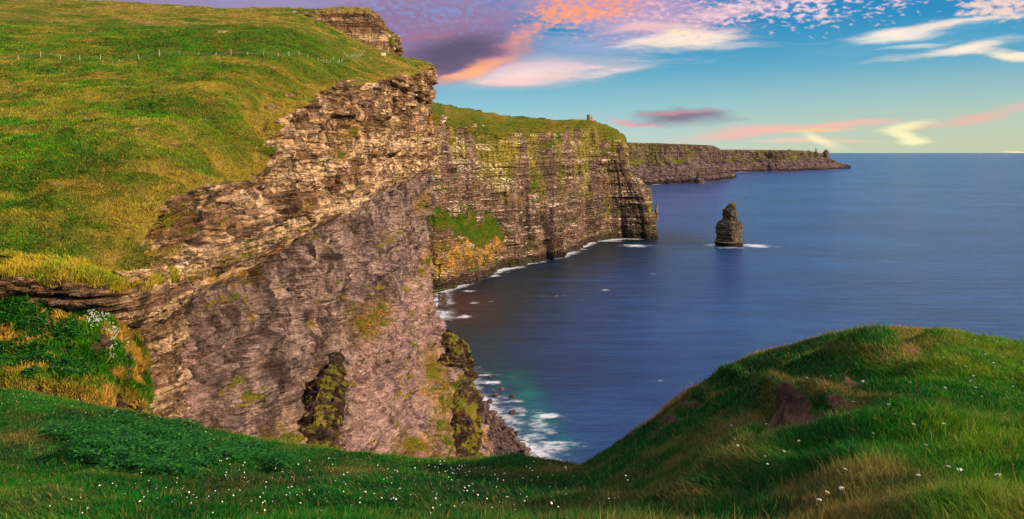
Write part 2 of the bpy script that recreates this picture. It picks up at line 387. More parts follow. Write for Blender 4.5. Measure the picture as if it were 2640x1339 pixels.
    t.put(b.inputs['Normal'], t.bump(t.math('ADD', h, t.math('MULTIPLY', gn3, gm)), 1.0, 1.5*sc_))
    return m
M_A = rock_mat('bedded_cliff_rock', warm=1.06)
M_B = rock_mat('streaked_cliff_rock', 1.4, green=0.55, guano=0.6, sc_=2.2, warm=1.04,
    cols=[(0.28, (0.07, 0.05, 0.04)), (0.42, (0.17, 0.12, 0.095)), (0.52, (0.25, 0.18, 0.14)), (0.62, (0.15, 0.11, 0.09)), (0.75, (0.34, 0.26, 0.20))])
M_C = rock_mat('distant_cliff_rock', 1.05, far=True, sc_=7, warm=1.0, green=0.35,
    cols=[(0.28, (0.13, 0.10, 0.105)), (0.45, (0.25, 0.185, 0.18)), (0.6, (0.21, 0.165, 0.165)), (0.75, (0.38, 0.30, 0.27))])
M_S = rock_mat('sea_stack_rock', 0.85, sc_=1.4, green=0.2, guano=0.5, warm=0.9)
m, t, b = newmat('shore_rock'); M_BOULDER = m
p = t.n.new('ShaderNodeTexCoord').outputs['Object']; oi = t.n.new('ShaderNodeObjectInfo')
n = t.noise(t.vmath('ADD', p, t.vmath('SCALE', oi.outputs['Location'])), 1.1, 5, 0.65)
c = t.ramp(n, [(0.3, (0.022, 0.014, 0.013)), (0.5, (0.075, 0.048, 0.042)), (0.7, (0.17, 0.115, 0.095))])
c = t.mix(1.0, c, t.ramp(oi.outputs['Random'], [(0, (0.6, 0.6, 0.65)), (0.6, (1.1, 1.0, 0.95)), (0.93, (1.4, 1.2, 1.1)), (1, (3, 2.8, 2.6))]), 'MULTIPLY')
t.put(b.inputs['Base Color'], c); b.inputs['Roughness'].default_value = 0.6; b.inputs['Specular IOR Level'].default_value = 0.4
t.put(b.inputs['Normal'], t.bump(n, 0.7, 0.5))

# turf under and between the near blades
m, t, b = newmat('turf_soil'); M_TURF = m; p = t.pos()
n1 = t.noise(p, 0.35, 5, 0.65); n2 = t.noise(p, 3.5, 5, 0.7)
c = t.ramp(n1, [(0.35, (0.012, 0.075, 0.008)), (0.55, (0.028, 0.10, 0.008)), (0.72, (0.09, 0.09, 0.014))])
c = t.mix(t.rng(n2, 0.35, 0.7), c, (0.02, 0.11, 0.012)); c = t.mix(t.attr('soil'), c, t.ramp(n2, [(0.3, (0.018, 0.009, 0.006)), (0.5, (0.07, 0.036, 0.022)), (0.7, (0.20, 0.11, 0.07))]))
t.put(b.inputs['Base Color'], c); t.put(b.inputs['Normal'], t.bump(n2, 0.8, 0.12))
def blade_mat(name, stops, dry):
    m, t, b = newmat(name)
    c = t.ramp(t.attr('tint'), stops)
    c = t.mix(t.attr('dry'), c, dry)
    c = t.mix(1.0, c, t.ramp(t.attr('h'), [(0, (0.6,)*3), (1, (1.2,)*3)]), 'MULTIPLY')   # darker at the root than at the tip
    t.put(b.inputs['Base Color'], c); b.inputs['Roughness'].default_value = 0.65
    tr = t.n.new('ShaderNodeBsdfTranslucent'); t.put(tr.inputs[0], c)
    mx = t.n.new('ShaderNodeMixShader'); mx.inputs[0].default_value = 0.35
    t.l.new(b.outputs[0], mx.inputs[1]); t.l.new(tr.outputs[0], mx.inputs[2])
    t.l.new(mx.outputs[0], [n for n in t.n if n.type == 'OUTPUT_MATERIAL'][0].inputs[0])
    return m
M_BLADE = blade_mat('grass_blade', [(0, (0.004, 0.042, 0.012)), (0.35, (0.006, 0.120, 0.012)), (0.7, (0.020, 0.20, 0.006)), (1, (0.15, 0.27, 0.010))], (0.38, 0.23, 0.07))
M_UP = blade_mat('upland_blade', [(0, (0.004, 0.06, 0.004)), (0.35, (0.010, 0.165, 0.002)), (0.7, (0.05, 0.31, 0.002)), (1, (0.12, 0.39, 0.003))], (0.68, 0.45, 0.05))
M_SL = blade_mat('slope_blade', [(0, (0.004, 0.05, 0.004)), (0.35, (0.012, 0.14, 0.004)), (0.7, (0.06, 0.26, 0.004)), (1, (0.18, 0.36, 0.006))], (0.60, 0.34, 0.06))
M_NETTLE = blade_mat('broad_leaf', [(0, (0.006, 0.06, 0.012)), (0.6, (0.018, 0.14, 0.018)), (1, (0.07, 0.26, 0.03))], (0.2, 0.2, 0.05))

# ------------------------------------------------------------------ headland A: long cliff with its upland, one sheet of terrain
#        Y    Xrim  Zrim  Xsub X100 X45  X0   dY  blend
ST = [( 77.6, -43, 133.9, -42, -40, -36, -30,  0, 14),
      ( 79.5, -42.6,134.4, -41, -39.6,-36,-29,  0, 14),
      ( 84, -43.2, 135.8, -41, -39.5,-35, -28,  0, 16),
      ( 92, -44.6,138.8,-42.5, -39, -35, -27,  0, 12),
      (100, -46.6,141,-43.5, -39, -34, -26,  0, 10),
      (115, -47, 142, -43, -38.5,-33, -24,  0, 12),
      (140, -48, 142.8,-44.5,-38.5,-32,-22,  0, 12),
      (149, -50.5,147.5,-45.5,-38.5,-31.5,-21, 2, 12),
      (160, -53, 153.2,-49, -39, -31, -19,  3, 10),
      (180, -54.5,157.5,-51,-39.5,-30,-16,  3, 16),
      (200, -54.5,163, -52, -40, -29, -12,  5, 20),
      (230, -55, 168.5,-52.5,-40.5,-28, -8,  6, 24),
      (260, -54.5,171, -52.5,-41,-26, -4,  8, 26),
      (300, -54, 176, -52.5,-42.5,-27, -6, 12, 40),
      (340, -52, 182, -51, -44.5,-33,-13, 20, 58),
      (380, -49.5,187.5, -49, -45.5,-40,-20, 36, 78),
      (410, -47.8,193.5,-47.6,-46.5,-44.5,-32, 55, 95),
      (430, -46.5,199,-46.6,-47,-46.8,-44, 68, 105),
      (442, -56, 202, -60,-58, -56, -54, 75, 80),
      (456, -72, 205, -76,-75, -74, -70, 80, 80),
      (468, -79, 208, -80,-80, -80, -76, 80, 70),
      (476, -79, 222, -80,-82, -84, -80, 80, 14),
      (487, -74, 223.6,-77,-82, -86, -84, 80, 20),
      (503, -82, 228, -84,-88, -90, -88, 80, 20),
      (518, -97, 236, -99,-100, -100,-98, 80, 20),
      (538, -110,240, -112,-114,-114,-112,80, 8),
      (546, -108.5,249,-112,-116,-116,-114,80, 10),
      (558, -108,250.2,-113,-118,-118,-116,80, 20),
      (580, -116,250, -120,-122,-122,-122,80, 20),
      (640, -160,250, -165,-165,-165,-160,80, 30),
      (760, -280,248, -285,-285,-285,-280,80, 30)]
ZI = np.array([(60,131),(74,134.6),(84,137),(90,139),(100,143),(110,146.5),(125,150.5),(140,154.5),(160,160),(180,165),(220,175.5),(260,185),(330,202),(400,218),(450,232),(500,245),(530,249.5),(700,252),(900,250)], float)
DR = [1.2, 3.5, 8, 16, 28, 45, 70, 110, 170, 260, 380, 560]
ctrl = []
sta = np.array(ST, float)
rows = []
def strow(zf, xs, ):
    pass
nS = len(ST)
Yr, Xr, Zr, Xs, X1, X4, X0_, dY, BL = sta.T
def row(X, Z): return np.stack([X, Yr + dY*np.clip(1-Z/Zr, 0, 1), Z + 0*X], -1)
rows.append(row(X0_ + 3, -4 + 0*Yr)); rows.append(row(X0_, 3 + 0*Yr))
rows.append(row(X4, 45 + 0*Yr)); rows.append(row(X1, np.minimum(100 + 0*Yr, Zr-20)))
rows.append(row(Xs, Zr - 8)); rows.append(row(Xr+0.4, Zr - 1.2)); rows.append(row(Xr, Zr))
NWALL = len(rows)
zi_ = np.interp(Yr, ZI[:, 0], ZI[:, 1])
for d in DR:
    bl = sm(d/BL, 0, 1)
    z = Zr*(1-bl) + zi_*bl + 0.05*np.clip(d-120, 0, 400)*(Yr > 150)
    z = z + np.minimum(d, 3)*0.12
    rows.append(np.stack([Xr - d, Yr, z], -1))
ctrl = np.array(rows)                                   # rows x stations
NC = 1150
rq = np.concatenate([np.linspace(0, 2, 60)[:-1], np.linspace(2, 3, 130)[:-1], np.linspace(3, 4, 190)[:-1], np.linspace(4, NWALL-1, 50)[:-1],
                     np.linspace(NWALL-1, NWALL+3, 150)[:-1], np.linspace(NWALL+3, NWALL+7, 150)[:-1], np.linspace(NWALL+7, len(rows)-1, 60)])
G = loft(ctrl, 0, 0, rq, np.linspace(0, nS-1, NC))
N = gnorm(G)
if N[200, 300, 0] < 0: N = -N
x, y, z = G[..., 0], G[..., 1], G[..., 2]
rowq = rq[:, None] + 0*x
def blocks(a, z, t, w, seed):
    k = np.floor(z/t); kk = k + seed*131
    q = a/w*(0.7 + 0.6*(hsh(kk, 5)+1)/2) + hsh(kk, 9)*7
    return hsh(kk, np.floor(q)) , hsh(kk, 77)
def rockdisp(x, y, z, a, low, amp=1.0, s=1.0, tier=0.0):
    zz = z + 1.6*s*vn(x/(35*s), y/(35*s), z/(50*s)) + 0.5*s*vn(a/(7*s), z/(9*s))
    b1, l1 = blocks(a + 1.2*s*vn(a/s, z/s), zz, 2.6*s, 5.5*s, 1)
    b2, l2 = blocks(a, zz, 1.05*s, 2.6*s, 2)
    b3, l3 = blocks(a, zz, 6.5*s, 14*s, 3)
    f = fbm(x/(9*s), y/(9*s), z/(9*s), 5, 0.55)
    r = fbm(x/(14*s), y/(14*s), z/(40*s), 4, 0.5, True)
    up = 0.75*b1 + 0.8*l1 + 0.40*b2 + 0.25*l2 + 1.0*l3 + 1.1*b3 + 1.0*f + 0.8*r
    bed = tier
    p1, q1 = blocks(a + 2*s*vn(a/(6*s), z/(6*s)), zz, 3.1*s, 16*s, 41); p2, q2 = blocks(a, zz + 0.4*s*vn(a/(4*s), z/(4*s)), 1.15*s, 6.5*s, 42)
    p3, q3 = blocks(a + 2.5*s*vn(a/(5*s), z/(5*s)), z + 2*s*vn(a/(8*s)+3, z/(8*s)), 9*s, 5*s, 43)
    lb = -0.6 + 0.9*p1 + 0.9*q1 + 0.5*p2 + 0.55*q2 + 1.0*fbm(x/(12*s), a/(10*s), z/(6*s), 5, 0.55) + 1.1*fbm(a/(16*s), z/(4*s), o=4, ridged=True)
    lm = -0.9 + 1.2*p3 + 2.0*fbm(a/(4.5*s), z/(13*s), o=5, g=0.55, ridged=True) + 1.9*fbm(x/(8*s), a/(7*s), z/(8*s), 5, 0.58) + 0.35*q2
    lo = lb*bed + lm*(1-bed)
    return amp*(up*(1-low) + lo*low)
# rock zones: bedded sandstone above, smoother dark shale below the pale ledge
zb = 127.6 + np.clip(y-90, 0, 300)*0.028 + 0.9*vn(y/30, 3.3) + 0.8*vn(y/7, 8.1)
lowm = sm(z, zb+1.0, zb-1.0)*(rowq < NWALL-1)
ledge = np.exp(-((z-zb-3.4)/2.6)**2) - 0.9*np.exp(-((z-zb+1.5)/2.0)**2) + 0.6*np.exp(-((z-zb-17)/2.2)**2) - 0.6*np.exp(-((z-zb-13)/2)**2)
wall = sm(rowq, NWALL-0.9+0.35, NWALL-1.6)                 # 1 on the face
edge_n = fbm(y/6, rowq*2, o=4)
gr = 1 - wall
zc2 = 101 - np.clip(y-120, 0, 400)*0.033 + 1.5*vn(y/17, 6.6); zc3 = 66 + 2.5*vn(y/14, 9.9)
k1 = sm(y, 95, 130); k2 = sm(y, 210, 300)
tier = sm(z, zc2+1, zc2-1.5)
dsp = rockdisp(x, y, z, y, lowm, 0.7, 0.42, tier)*(1-k1) + rockdisp(x, y, z, y, lowm, 1.25, 0.9, tier)*k1*(1-k2) + rockdisp(x, y, z, y, lowm, 1.5, 1.6, tier)*k2
dsp = dsp + 1.6*ledge + 3.4*sm(z, zc2+1.2, zc2-2.0)*sm(y, 410, 330) - 7.0*sm(y, 330, 420)*sm(z, 150, 100) + (6.0*sm(z, zc3+1.5, zc3-3)*sm(z, 2, 45)+2.2*fbm(y/9, z/9, o=4, ridged=True)*sm(z, zc3, zc3-4))*sm(y, 355, 300)
dsp = dsp + (2.6*fbm(x/30, y/26, z/22, 4) + 1.6*fbm(y/13, z/16 + 5, o=4, ridged=True)*lowm)*(0.5+0.8*k2)
for zl, al in ((121.5, 1.1), (115.5, 1.4), (108.5, 1.3), (84, 1.4), (74, 1.2), (57, 1.5), (44, 1.2), (30, 1.2)):
    zw = z - zl - 1.0*vn(y/23, zl) - 0.5*vn(y/5, zl)
    dsp = dsp + al*(1.2+0.8*vn(y/15, zl+3))*(sm(zw, 1.6, 0.6)*sm(zw, -2.2, -0.2) - 0.9*np.exp(-((zw+2.6)/0.8)**2))*(z < 126)
dsp = dsp - 4.0*sm(fbm(y/8, z/11 + 2.7, o=3), 0.25, 0.45)*lowm*(0.5+0.5*k2)
tone = 0.2 + 0.45*hsh(np.floor(z/5.2 + 0.4*vn(y/30, 3)), np.floor(y/11.0)) + 0.4*hsh(np.floor((z+1.6*vn(x/35, y/35, z/50))/2.3), 131*3) + 0.45*hsh(np.floor(z/2.3), np.floor(y/5.0)) + 0.5*np.exp(-((z-zb-3.4)/2.6)**2) + 0.35*sm(z, 150, 190)*0 + 0.12*sm(y, 150, 90) - 0.55*np.exp(-((z-zb+2.0)/2.2)**2)
tone = np.clip(tone + 0.45*np.exp(-((z-zb-16)/3)**2), -1.2, 1.2)
pale = np.clip(sm(z, zc2+0.5, zc2-1)*(0.8+0.5*vn(y/20, z/20)) + 0.9*sm(y, 105, 88), 0, 1)
scale_y = 0.75 + 0.25*sm(y, 90, 250)
# grass ledges on the upper wall
gbump = (2.0*fbm(x/15, y/10, o=4) + 0.8*fbm(x/7, y/3.2, o=4, ridged=True) + 0.28*fbm(x/1.8, y/3.2, o=3, ridged=True)*np.clip(160/np.maximum(y, 1), 0.4, 1))
gbump += 1.6*fbm(x/40, y/60, o=3)*sm(rowq, NWALL+1, NWALL+4)
# erosion scallops and slumps near the rim
dist_in = np.clip(rowq-(NWALL-1), 0, 20)
gbump -= 1.2*np.exp(-((dist_in-1.8)/1.0)**2)*sm(vn(y/11, 4.4), 0.1, 0.7)
# spur and gullies low on the face
gul = 0; spur = 0
gul2 = np.exp(-((y-132-(110-z)*0.2)/4)**2)*sm(z, 96, 84)*3.2
DD = (dsp*(1-0.6*sm(y, 290, 330)*sm(z, 95, 60)) - 7.0*sm(y, 290, 350)*sm(z, 90, 30) - 5.0*sm(y, 300, 350)*sm(z, 50, 10))*wall + (gbump)*(1-wall)*sm(dist_in, -0.1, 0.5) - gul + spur - gul2
farw = sm(y, 470, 500)*0.0
G2 = G + N*DD[..., None]
N2 = gnorm(G2); N2 *= np.sign((N2*N).sum(-1, keepdims=True))
grass = sm(rowq + 0.6*edge_n + 0.5*vn(y/14, 2.2), NWALL-1.75, NWALL-1.0)
# turf also on flat shelves of the face
shelf = sm(N2[..., 2], 0.62, 0.9)*sm(fbm(x/12, y/12, z/6, 3), -0.1, 0.35)*wall
patch = np.zeros_like(x)
for (u, v, ru, rv) in [(920,815,45,45),(960,775,30,22),(1060,515,20,22),(1090,640,22,28),(1075,660,14,30),(850,940,14,30),(790,1010,24,24),(1050,1120,60,30),(1090,930,30,60),(1110,1010,26,60),(1150,1080,24,50),(890,330,22,18),(860,390,24,16),(560,560,12,8),(350,640,60,40),(400,555,60,28),(240,640,80,40)]:
    uu = U0 + G2[..., 0]/G2[..., 1]*F; vv = V0 - (G2[..., 2]-CAMZ)/G2[..., 1]*F
    patch = np.maximum(patch, np.exp(-(((uu-u)/ru)**2 + ((vv-v)/rv)**2))*wall)
bench = np.exp(-((z-zc2)/2.4)**2)*sm(fbm(y/13, 7.7, o=4), 0.0, 0.35) + 0.9*sm(z, zc3+3, zc3-1)*sm(z, 20, 34)*sm(y, 360, 330)*sm(fbm(x/6, y/10, z/9, 4), 0.0, 0.35)
bench = bench*wall
patch = np.maximum(patch, bench)
grass = np.clip(np.maximum(grass, np.maximum(shelf*0.7, patch*0.85*(0.7+0.5*fbm(x/3, y/3, z/3, 3)))), 0, 1)
# broken ground: steep bits of upland show rock (the stepped headlands)
steep = sm(N2[..., 2], 0.72, 0.5)*(1-wall)*sm(y, 436, 452)
grass = grass*(1-steep)
bare = (sm(fbm(x/14, y/16, o=4), 0.42, 0.5))*(1-wall)*sm(dist_in, 5.2, 2.5)*0.75*sm(y, 105, 120)
gn = fbm(x/22, y/9, o=5); gn2_ = fbm(x/5, y/3.5, o=4); uA = U0 + x/np.maximum(y, 1)*F
zone = -0.15 + 0.32*sm(y, 105, 150) - 0.75*sm(y, 210, 228)*sm(uA, 200, 420)*sm(z, 218, 200)*sm(uA, 900, 860) - 0.2*sm(y, 210, 228)*sm(uA, 420, 200) + 0.45*sm(z, 196, 222)
gold = np.clip(zone + 1.1*gn + 1.0*gn2_, 0, 0.9)*(1-wall) + 1.1*np.exp(-np.clip(dist_in-1.3, 0, 9)/1.1)*np.clip(0.75+0.9*gn2_, 0, 1)*sm(y, 460, 400)
bare = 0*x
for (u, v, ru, rv) in [(683,270,24,7),(732,241,22,6),(65,43,14,3),(560,80,20,3),(372,64,7,3),(415,80,9,2),(12,33,12,2),(350,325,18,4),(880,205,30,4)]:
    bare = np.maximum(bare, 0.9*np.exp(-(((uu-u)/ru)**2 + ((vv-v)/rv)**2)**1.5)*(1-wall))
gold = np.clip(gold, 0, 1)*(1-0.6*np.clip(patch, 0, 1))
rust = 0
for (u, v, ru, rv) in [(520,700,50,10),(610,690,40,14),(635,790,8,22),(590,715,20,8),(560,705,30,6),(1085,300,10,8),(1070,500,12,18),(700,720,8,20)]:
    rust = np.maximum(rust, np.exp(-(((uu-u)/ru)**2 + ((vv-v)/rv)**2))*wall)
lich = np.clip(np.maximum(patch*1.1, rust*1.1), 0, 1)*0.9
wet = sm(z, 9, 2)
grid('headland', G2, M_A, dict(grass=grass*(1-bare), tone=tone, pale=pale*lowm, low=lowm, gold=gold, lichen=lich, wet=wet)).update_tag()
tag(bpy.data.objects['headland'], kind='structure')
GA = dict(G=G2, N=N2, grass=grass*(1-bare), gold=gold, rowq=rowq)
def zA(X, Y):
    """terrain height of the upland at a plan position"""
    g = G2[int(np.searchsorted(rq, NWALL-1)):]
    d = (g[..., 0]-X)**2 + (g[..., 1]-Y)**2
    k = np.unravel_index(np.argmin(d), d.shape); return float(g[k][2])

def crag(name, path, rad, seed):
    Pp = np.array(path, float); ns, na = 260, 170
    q = pchip(np.arange(len(Pp)), np.c_[Pp, np.array(rad)], np.linspace(0, len(Pp)-1, ns)); c_ = q[:, :3]; r_ = q[:, 3]
    T = np.gradient(c_, axis=0); T /= np.linalg.norm(T, axis=1, keepdims=True)
    A_ = np.cross(T, (0, 0, 1.0)); A_ /= np.linalg.norm(A_, axis=1, keepdims=True); B_ = np.cross(T, A_)
    th = np.linspace(0, 2*np.pi, na, endpoint=False)
    nn = A_[:, None]*np.cos(th)[None, :, None] + B_[:, None]*np.sin(th)[None, :, None]
    cap = np.sqrt(np.clip(1-np.clip(1-np.arange(ns)/22, 0, 1)**2, 0, 1))
    g = c_[:, None] + nn*(r_*cap)[:, None, None]
    x, y, z = g[..., 0], g[..., 1], g[..., 2]; R = r_.mean()
    d = R*(0.38*fbm(x/(R*1.1)+seed, y/(R*1.3), z/(R*1.2), 5, 0.55) + 0.22*hsh(np.floor(z/(R*.45)+.5*vn(x/R, y/R)), np.floor(y/(R*.8)), seed) + 0.2*fbm(x/(R*.5), y/(R*.5), z/(R*.8), 4, 0.5, True))
    g = g + nn*(d*cap[:, None])[..., None]
    gn_ = gnorm(g); gn_ *= np.sign((gn_*nn).sum(-1, keepdims=True))
    f = fbm(x/(R*.7), y/(R*.7), z/(R*1.1), 4)
    gr_ = np.clip(sm(gn_[..., 2]*0.5+gn_[..., 0]*0.5+0.9*f, 0.35, 0.75), 0, 1)*0.85
    o = mesh_np(name, g.reshape(-1, 3), gridfaces(ns, na, wrap=True), M_A, dict(grass=gr_.ravel()*.8, tone=(-1.3+0.8*f).ravel(), low=0.2+0*f.ravel(), pale=0*f.ravel(), gold=0.45+0*f.ravel(), lichen=np.clip(gr_*1.2, 0, 1).ravel(), wet=0.35+0*f.ravel()))
    return tag(o, kind='structure')
crag('rock_buttress', [(-34,324,67),(-26,300,60),(-21,270,52),(-18,242,44),(-16,212,32),(-14,192,5)], [5,8,8.5,7,6,6], 3.0)
crag('mossy_crag', [(-38,157,103),(-36.5,146,100.5),(-35,134,99),(-33.5,122,96),(-31,110,88)], [1.2,2.6,3.2,3.6,4], 7.0)
# ------------------------------------------------------------------ rock ledge closing the near end of the upland
cols = []
for (X, Yc, zt) in [(-120,78,137.5),(-90,76.5,136),(-70,75,135.3),(-56,74.5,134.8),(-47,74,134.2),(-42.5,74,133.8),(-39.5,77,133),(-38.8,82,132.6),(-40,90,132)]:
    nrm = (0, -1) if X < -43 else ((0.5, -0.85) if X < -41 else (1, -0.2))
    pts = [(X-nrm[0]*5, Yc-nrm[1]*5, zt+1.2), (X-nrm[0]*2.2, Yc-nrm[1]*2.2, zt+0.5), (X, Yc, zt-0.3), (X+nrm[0]*0.7, Yc+nrm[1]*0.7, zt-1.3), (X+nrm[0]*0.4, Yc+nrm[1]*0.4, zt-2.2),
           (X-nrm[0]*0.25, Yc-nrm[1]*0.25, zt-3.0), (X-nrm[0]*0.6, Yc-nrm[1]*0.6, zt-5.5), (X-nrm[0]*0.2, Yc-nrm[1]*0.2, zt-16), (X, Yc, zt-40)]
    cols.append(pts)
C = np.array(cols).transpose(1, 0, 2)
g = loft(C, 260, 420); n = gnorm(g)
if n[120, 200, 1] > 0: n = -n
x, y, z = g[..., 0], g[..., 1], g[..., 2]; rr = np.linspace(0, 8, 260)[:, None] + 0*x
a = x - y
b1, l1 = blocks(a, z+0.3*vn(a/5, z), 0.5, 2.2, 21); b2, l2 = blocks(a, z, 0.22, 1.0, 22)
dd = (0.35*b1 + 0.4*l1 + 0.18*b2 + 0.18*l2 + 0.8*fbm(x/4, y/4, z/3, 5))*sm(rr, 1.2, 2.2) + 0.35*fbm(x/2.5, y/2.5, o=4, ridged=True)*sm(rr, 2.4, 1.2) - 0.25*sm(rr, 1.2, 0) + 0.9*fbm(x/3, y/3, o=3)*sm(rr, 0.8, 2)*sm(rr, 3.2, 2.2)
g = g + n*dd[..., None]
gm = sm(rr + 0.9*fbm(x/2.5, y/2.5, z, 4) + 0.5*vn(a/5, 1.1), 2.4, 1.6)
o = grid('rock_ledge', g, M_A, dict(grass=gm, tone=0.35*l1+0.3*l2+0.3, low=0*gm, gold=0.75+0*gm, lichen=0*gm, wet=0*gm)); tag(o, kind='structure')
GL = dict(G=g, N=gnorm(g), grass=gm, gold=0.8+0*gm)

# ------------------------------------------------------------------ overgrown slope under the ledge
VS = []
for (u, top, mid, low_) in [(-420, (752,77), (860,69), (960,63)), (-150, (708,77), (860,70), (990,64)), (60, (716,76), (860,70), (990,64)), (180, (758,76), (865,70), (1000,64)), (240, (762,76.5), (872,70), (1012,64.5)), (268, (768,78), (878,71), (1015,66)), (290, (780,79), (890,73), (1000,69))]:
    pts = [P(u, top[0]-10, top[1]+3), P(u, top[0], top[1]), P(u, (top[0]+mid[0])/2-8, (top[1]+mid[1])/2), P(u, mid[0], mid[1]), P(u, (mid[0]+low_[0])/2, (mid[1]+low_[1])/2-0.4), P(u, *low_)]
    q = pts[-1]; pts += [(q[0]-0.2, q[1]+1.2, q[2]-1.6), (q[0], q[1]+0.6, q[2]-5), (q[0], q[1]-3, q[2]-30)]
    VS.append(pts)
# the right flank rolls over the edge
for k, (dx, dy, dz) in enumerate([(0.8, 1.5, -1.6), (1.0, 4, -9), (2, 8, -35)]):
    VS.append([(q[0]+dx, q[1]+dy, q[2]+dz) for q in VS[6]])
C = np.array(VS).transpose(1, 0, 2)
g = loft(C, 360, 420)
jj = np.arange(420)[None, :]/419; g[..., 0] += (1.1*fbm(g[..., 1]/2.5, g[..., 2]/2.2, o=4))*sm(jj, 0.55, 0.8); n = gnorm(g)
if n[150, 200, 2] < 0: n = -n
x, y, z = g[..., 0], g[..., 1], g[..., 2]; rr = np.linspace(0, 8, 360)[:, None] + 0*x
dd = 0.9*fbm(x/5, z/3.5, y/5, 4) + 0.55*fbm(x/1.9, y/1.9, z/1.4, 3, 0.5, True) + 0.6*sm(rr, 4.2, 5.0)*fbm(x/1.6, z/1.5, o=3)*sm(rr, 7, 6)
g = g + n*dd[..., None]
rk = np.clip(sm(rr + 0.5*fbm(x/1.5, z/2, o=3), 4.9, 5.3) + sm(fbm(x/2.4, z/1.2, y/3, 4), 0.30, 0.42), 0, 1)
gm = 1-rk
gd = np.clip(sm(fbm(x/2.2, z/1.5, y/2.2, 4), -0.02, 0.3) + 0.9*sm(rr, 4.2, 5.2), 0, 1)*0.95
o = grid('overgrown_slope', g, M_A, dict(grass=gm, low=0*gm, gold=gd, lichen=0*gm, wet=0.8*rk)); tag(o, kind='structure')
GV = dict(G=g, N=gnorm(g), grass=gm, gold=gd)

# ------------------------------------------------------------------ near ground: hollow and mound
FG = [(-700,[(1330,13),(1190,20),(1070,28),(930,42)]), (0,[(1307,14),(1200,20),(1100,28),(985,42)]), (150,[(1307,13.5),(1205,19.5),(1110,27.5),(1006,41)]),
      (300,[(1307,13),(1210,19),(1118,27),(1034,40)]), (450,[(1307,12.8),(1225,18),(1142,26.5),(1068,39)]), (600,[(1307,12.5),(1240,17),(1168,26),(1098,38)]),
      (750,[(1307,12.2),(1250,16.5),(1185,25),(1122,36.5)]), (900,[(1307,12),(1260,16),(1200,24),(1146,35)]), (1050,[(1307,11.7),(1265,15.5),(1208,23),(1158,34.5)]),
      (1200,[(1307,11.5),(1270,15),(1215,22),(1156,34)]), (1350,[(1307,11),(1275,14),(1225,20),(1164,32)]), (1450,[(1307,10),(1270,13.5),(1220,20),(1174,30)]),
      (1550,[(1307,9),(1250,13),(1185,19),(1124,28)]), (1700,[(1307,7.5),(1220,11),(1110,17),(1014,26)]), (1850,[(1307,6.5),(1180,10),(1050,15),(922,24)]),
      (2050,[(1307,5.5),(1150,9),(1000,14),(856,23)]), (2200,[(1307,5),(1120,8.5),(960,14),(832,22)]), (2330,[(1307,4.8),(1110,8.3),(950,14),(836,22)]),
      (2576,[(1307,4.7),(1110,8),(970,14),(874,21)]), (3100,[(1307,5),(1110,9),(1000,15),(920,24)]), (4200,[(1307,6),(1130,10),(1040,16),(980,26)])]
cols = []
for u, pr in FG:
    k = (u-U0)/F
    pts = [(k*22, -14, 145.6 - 0.12*abs(k)), (k*6, -1.0, 145.3), (k*2.4, 2.4, 145.25 - max(0, -k+0.1)*2.0)] + [P(u, v, Y) for v, Y in pr]
    X, Yc, Z = pts[-1]
    pts += [(X*1.05, Yc*1.06, Z-0.9), (X*1.15, Yc*1.16, Z-4.5), (X*1.28, Yc*1.3, Z-18), (X*1.4, Yc*1.42, Z-55), (X*1.6, Yc*1.6, -8)]
    cols.append(pts)
C = np.array(cols).transpose(1, 0, 2)
rqf = np.concatenate([np.linspace(0, 3, 60)[:-1], np.linspace(3, 6.4, 380)[:-1], np.linspace(6.4, 11, 90)])
g = loft(C, 0, 0, rqf, np.linspace(0, len(FG)-1, 760)); n = gnorm(g)
if n[200, 300, 2] < 0: n = -n
x, y, z = g[..., 0], g[..., 1], g[..., 2]; rr = rqf[:, None] + 0*x
ux = U0 + x/np.maximum(y, .5)*F
mound = sm(ux, 1400, 1700)
# hummocks and little turf scarps on the mound, soft swells in the hollow
dd = 0.34*fbm(x/3.4, y/3.4, o=4)*(1-0.8*sm(rr, 5.3, 6)) + 0.17*fbm(x/1.0, y/1.0, o=3)
def vbl(u, v, ru, rv, amp):
    vv = V0 - (z-CAMZ)/np.maximum(y, .5)*F
    return amp*np.exp(-(((ux-u)/ru)**2 + ((vv-v)/rv)**2))
soil = 0
for (u, v, ru, rv, amp) in [(2230,905,70,14,0.45),(2120,915,110,14,0.28),(2360,870,60,14,0.35),(2070,990,60,16,0.35),(1960,1005,60,16,0.30),(2450,930,90,18,0.22),
                            (2230,935,90,12,-0.28),(2380,895,70,12,-0.2),(1990,1046,80,30,-0.45),(1990,998,90,15,0.42),(2300,880,60,10,-0.1),(1930,1100,30,22,-0.3),(1850,945,30,9,0.3),(1870,965,40,9,-0.3),(1770,1000,30,9,0.25),(1900,1010,25,16,-0.3),(2300,1060,50,10,0.12),
                            (1480,1290,160,25,0.15),(590,1185,60,14,0.18),(1300,1175,90,8,0.25),(100,1180,80,40,-0.25),(160,1110,70,30,0.2)]:
    dd = dd + vbl(u, v, ru, rv, amp)
for (u, v, ru, rv) in [(1890,1110,40,12),(1925,1080,30,14),(1960,1062,30,16),(2300,905,60,8),(1700,1055,50,9),(2120,1010,50,8),(1985,1042,95,46),(2055,1040,46,30),(1935,1105,26,24),(1905,1125,24,18),(1860,975,40,9),(2200,945,110,10),(585,1183,26,8),(1750,1020,40,10),(1840,1150,26,20)]:
    soil = np.maximum(soil, vbl(u, v, ru, rv, 1.0))
soil = sm(soil + 0.35*fbm(x/0.5, y/0.5, z/0.4, 4), 0.42, 0.56)
dd = dd + soil*0.12*fbm(x/0.35, y/0.35, z/0.25, 4)
g = g + n*dd[..., None]*sm(rr, 2.0, 3.2)[..., None]
o = grid('foreground_turf', g, M_TURF, dict(soil=np.clip(soil, 0, 1)), smooth=True); tag(o, kind='structure')
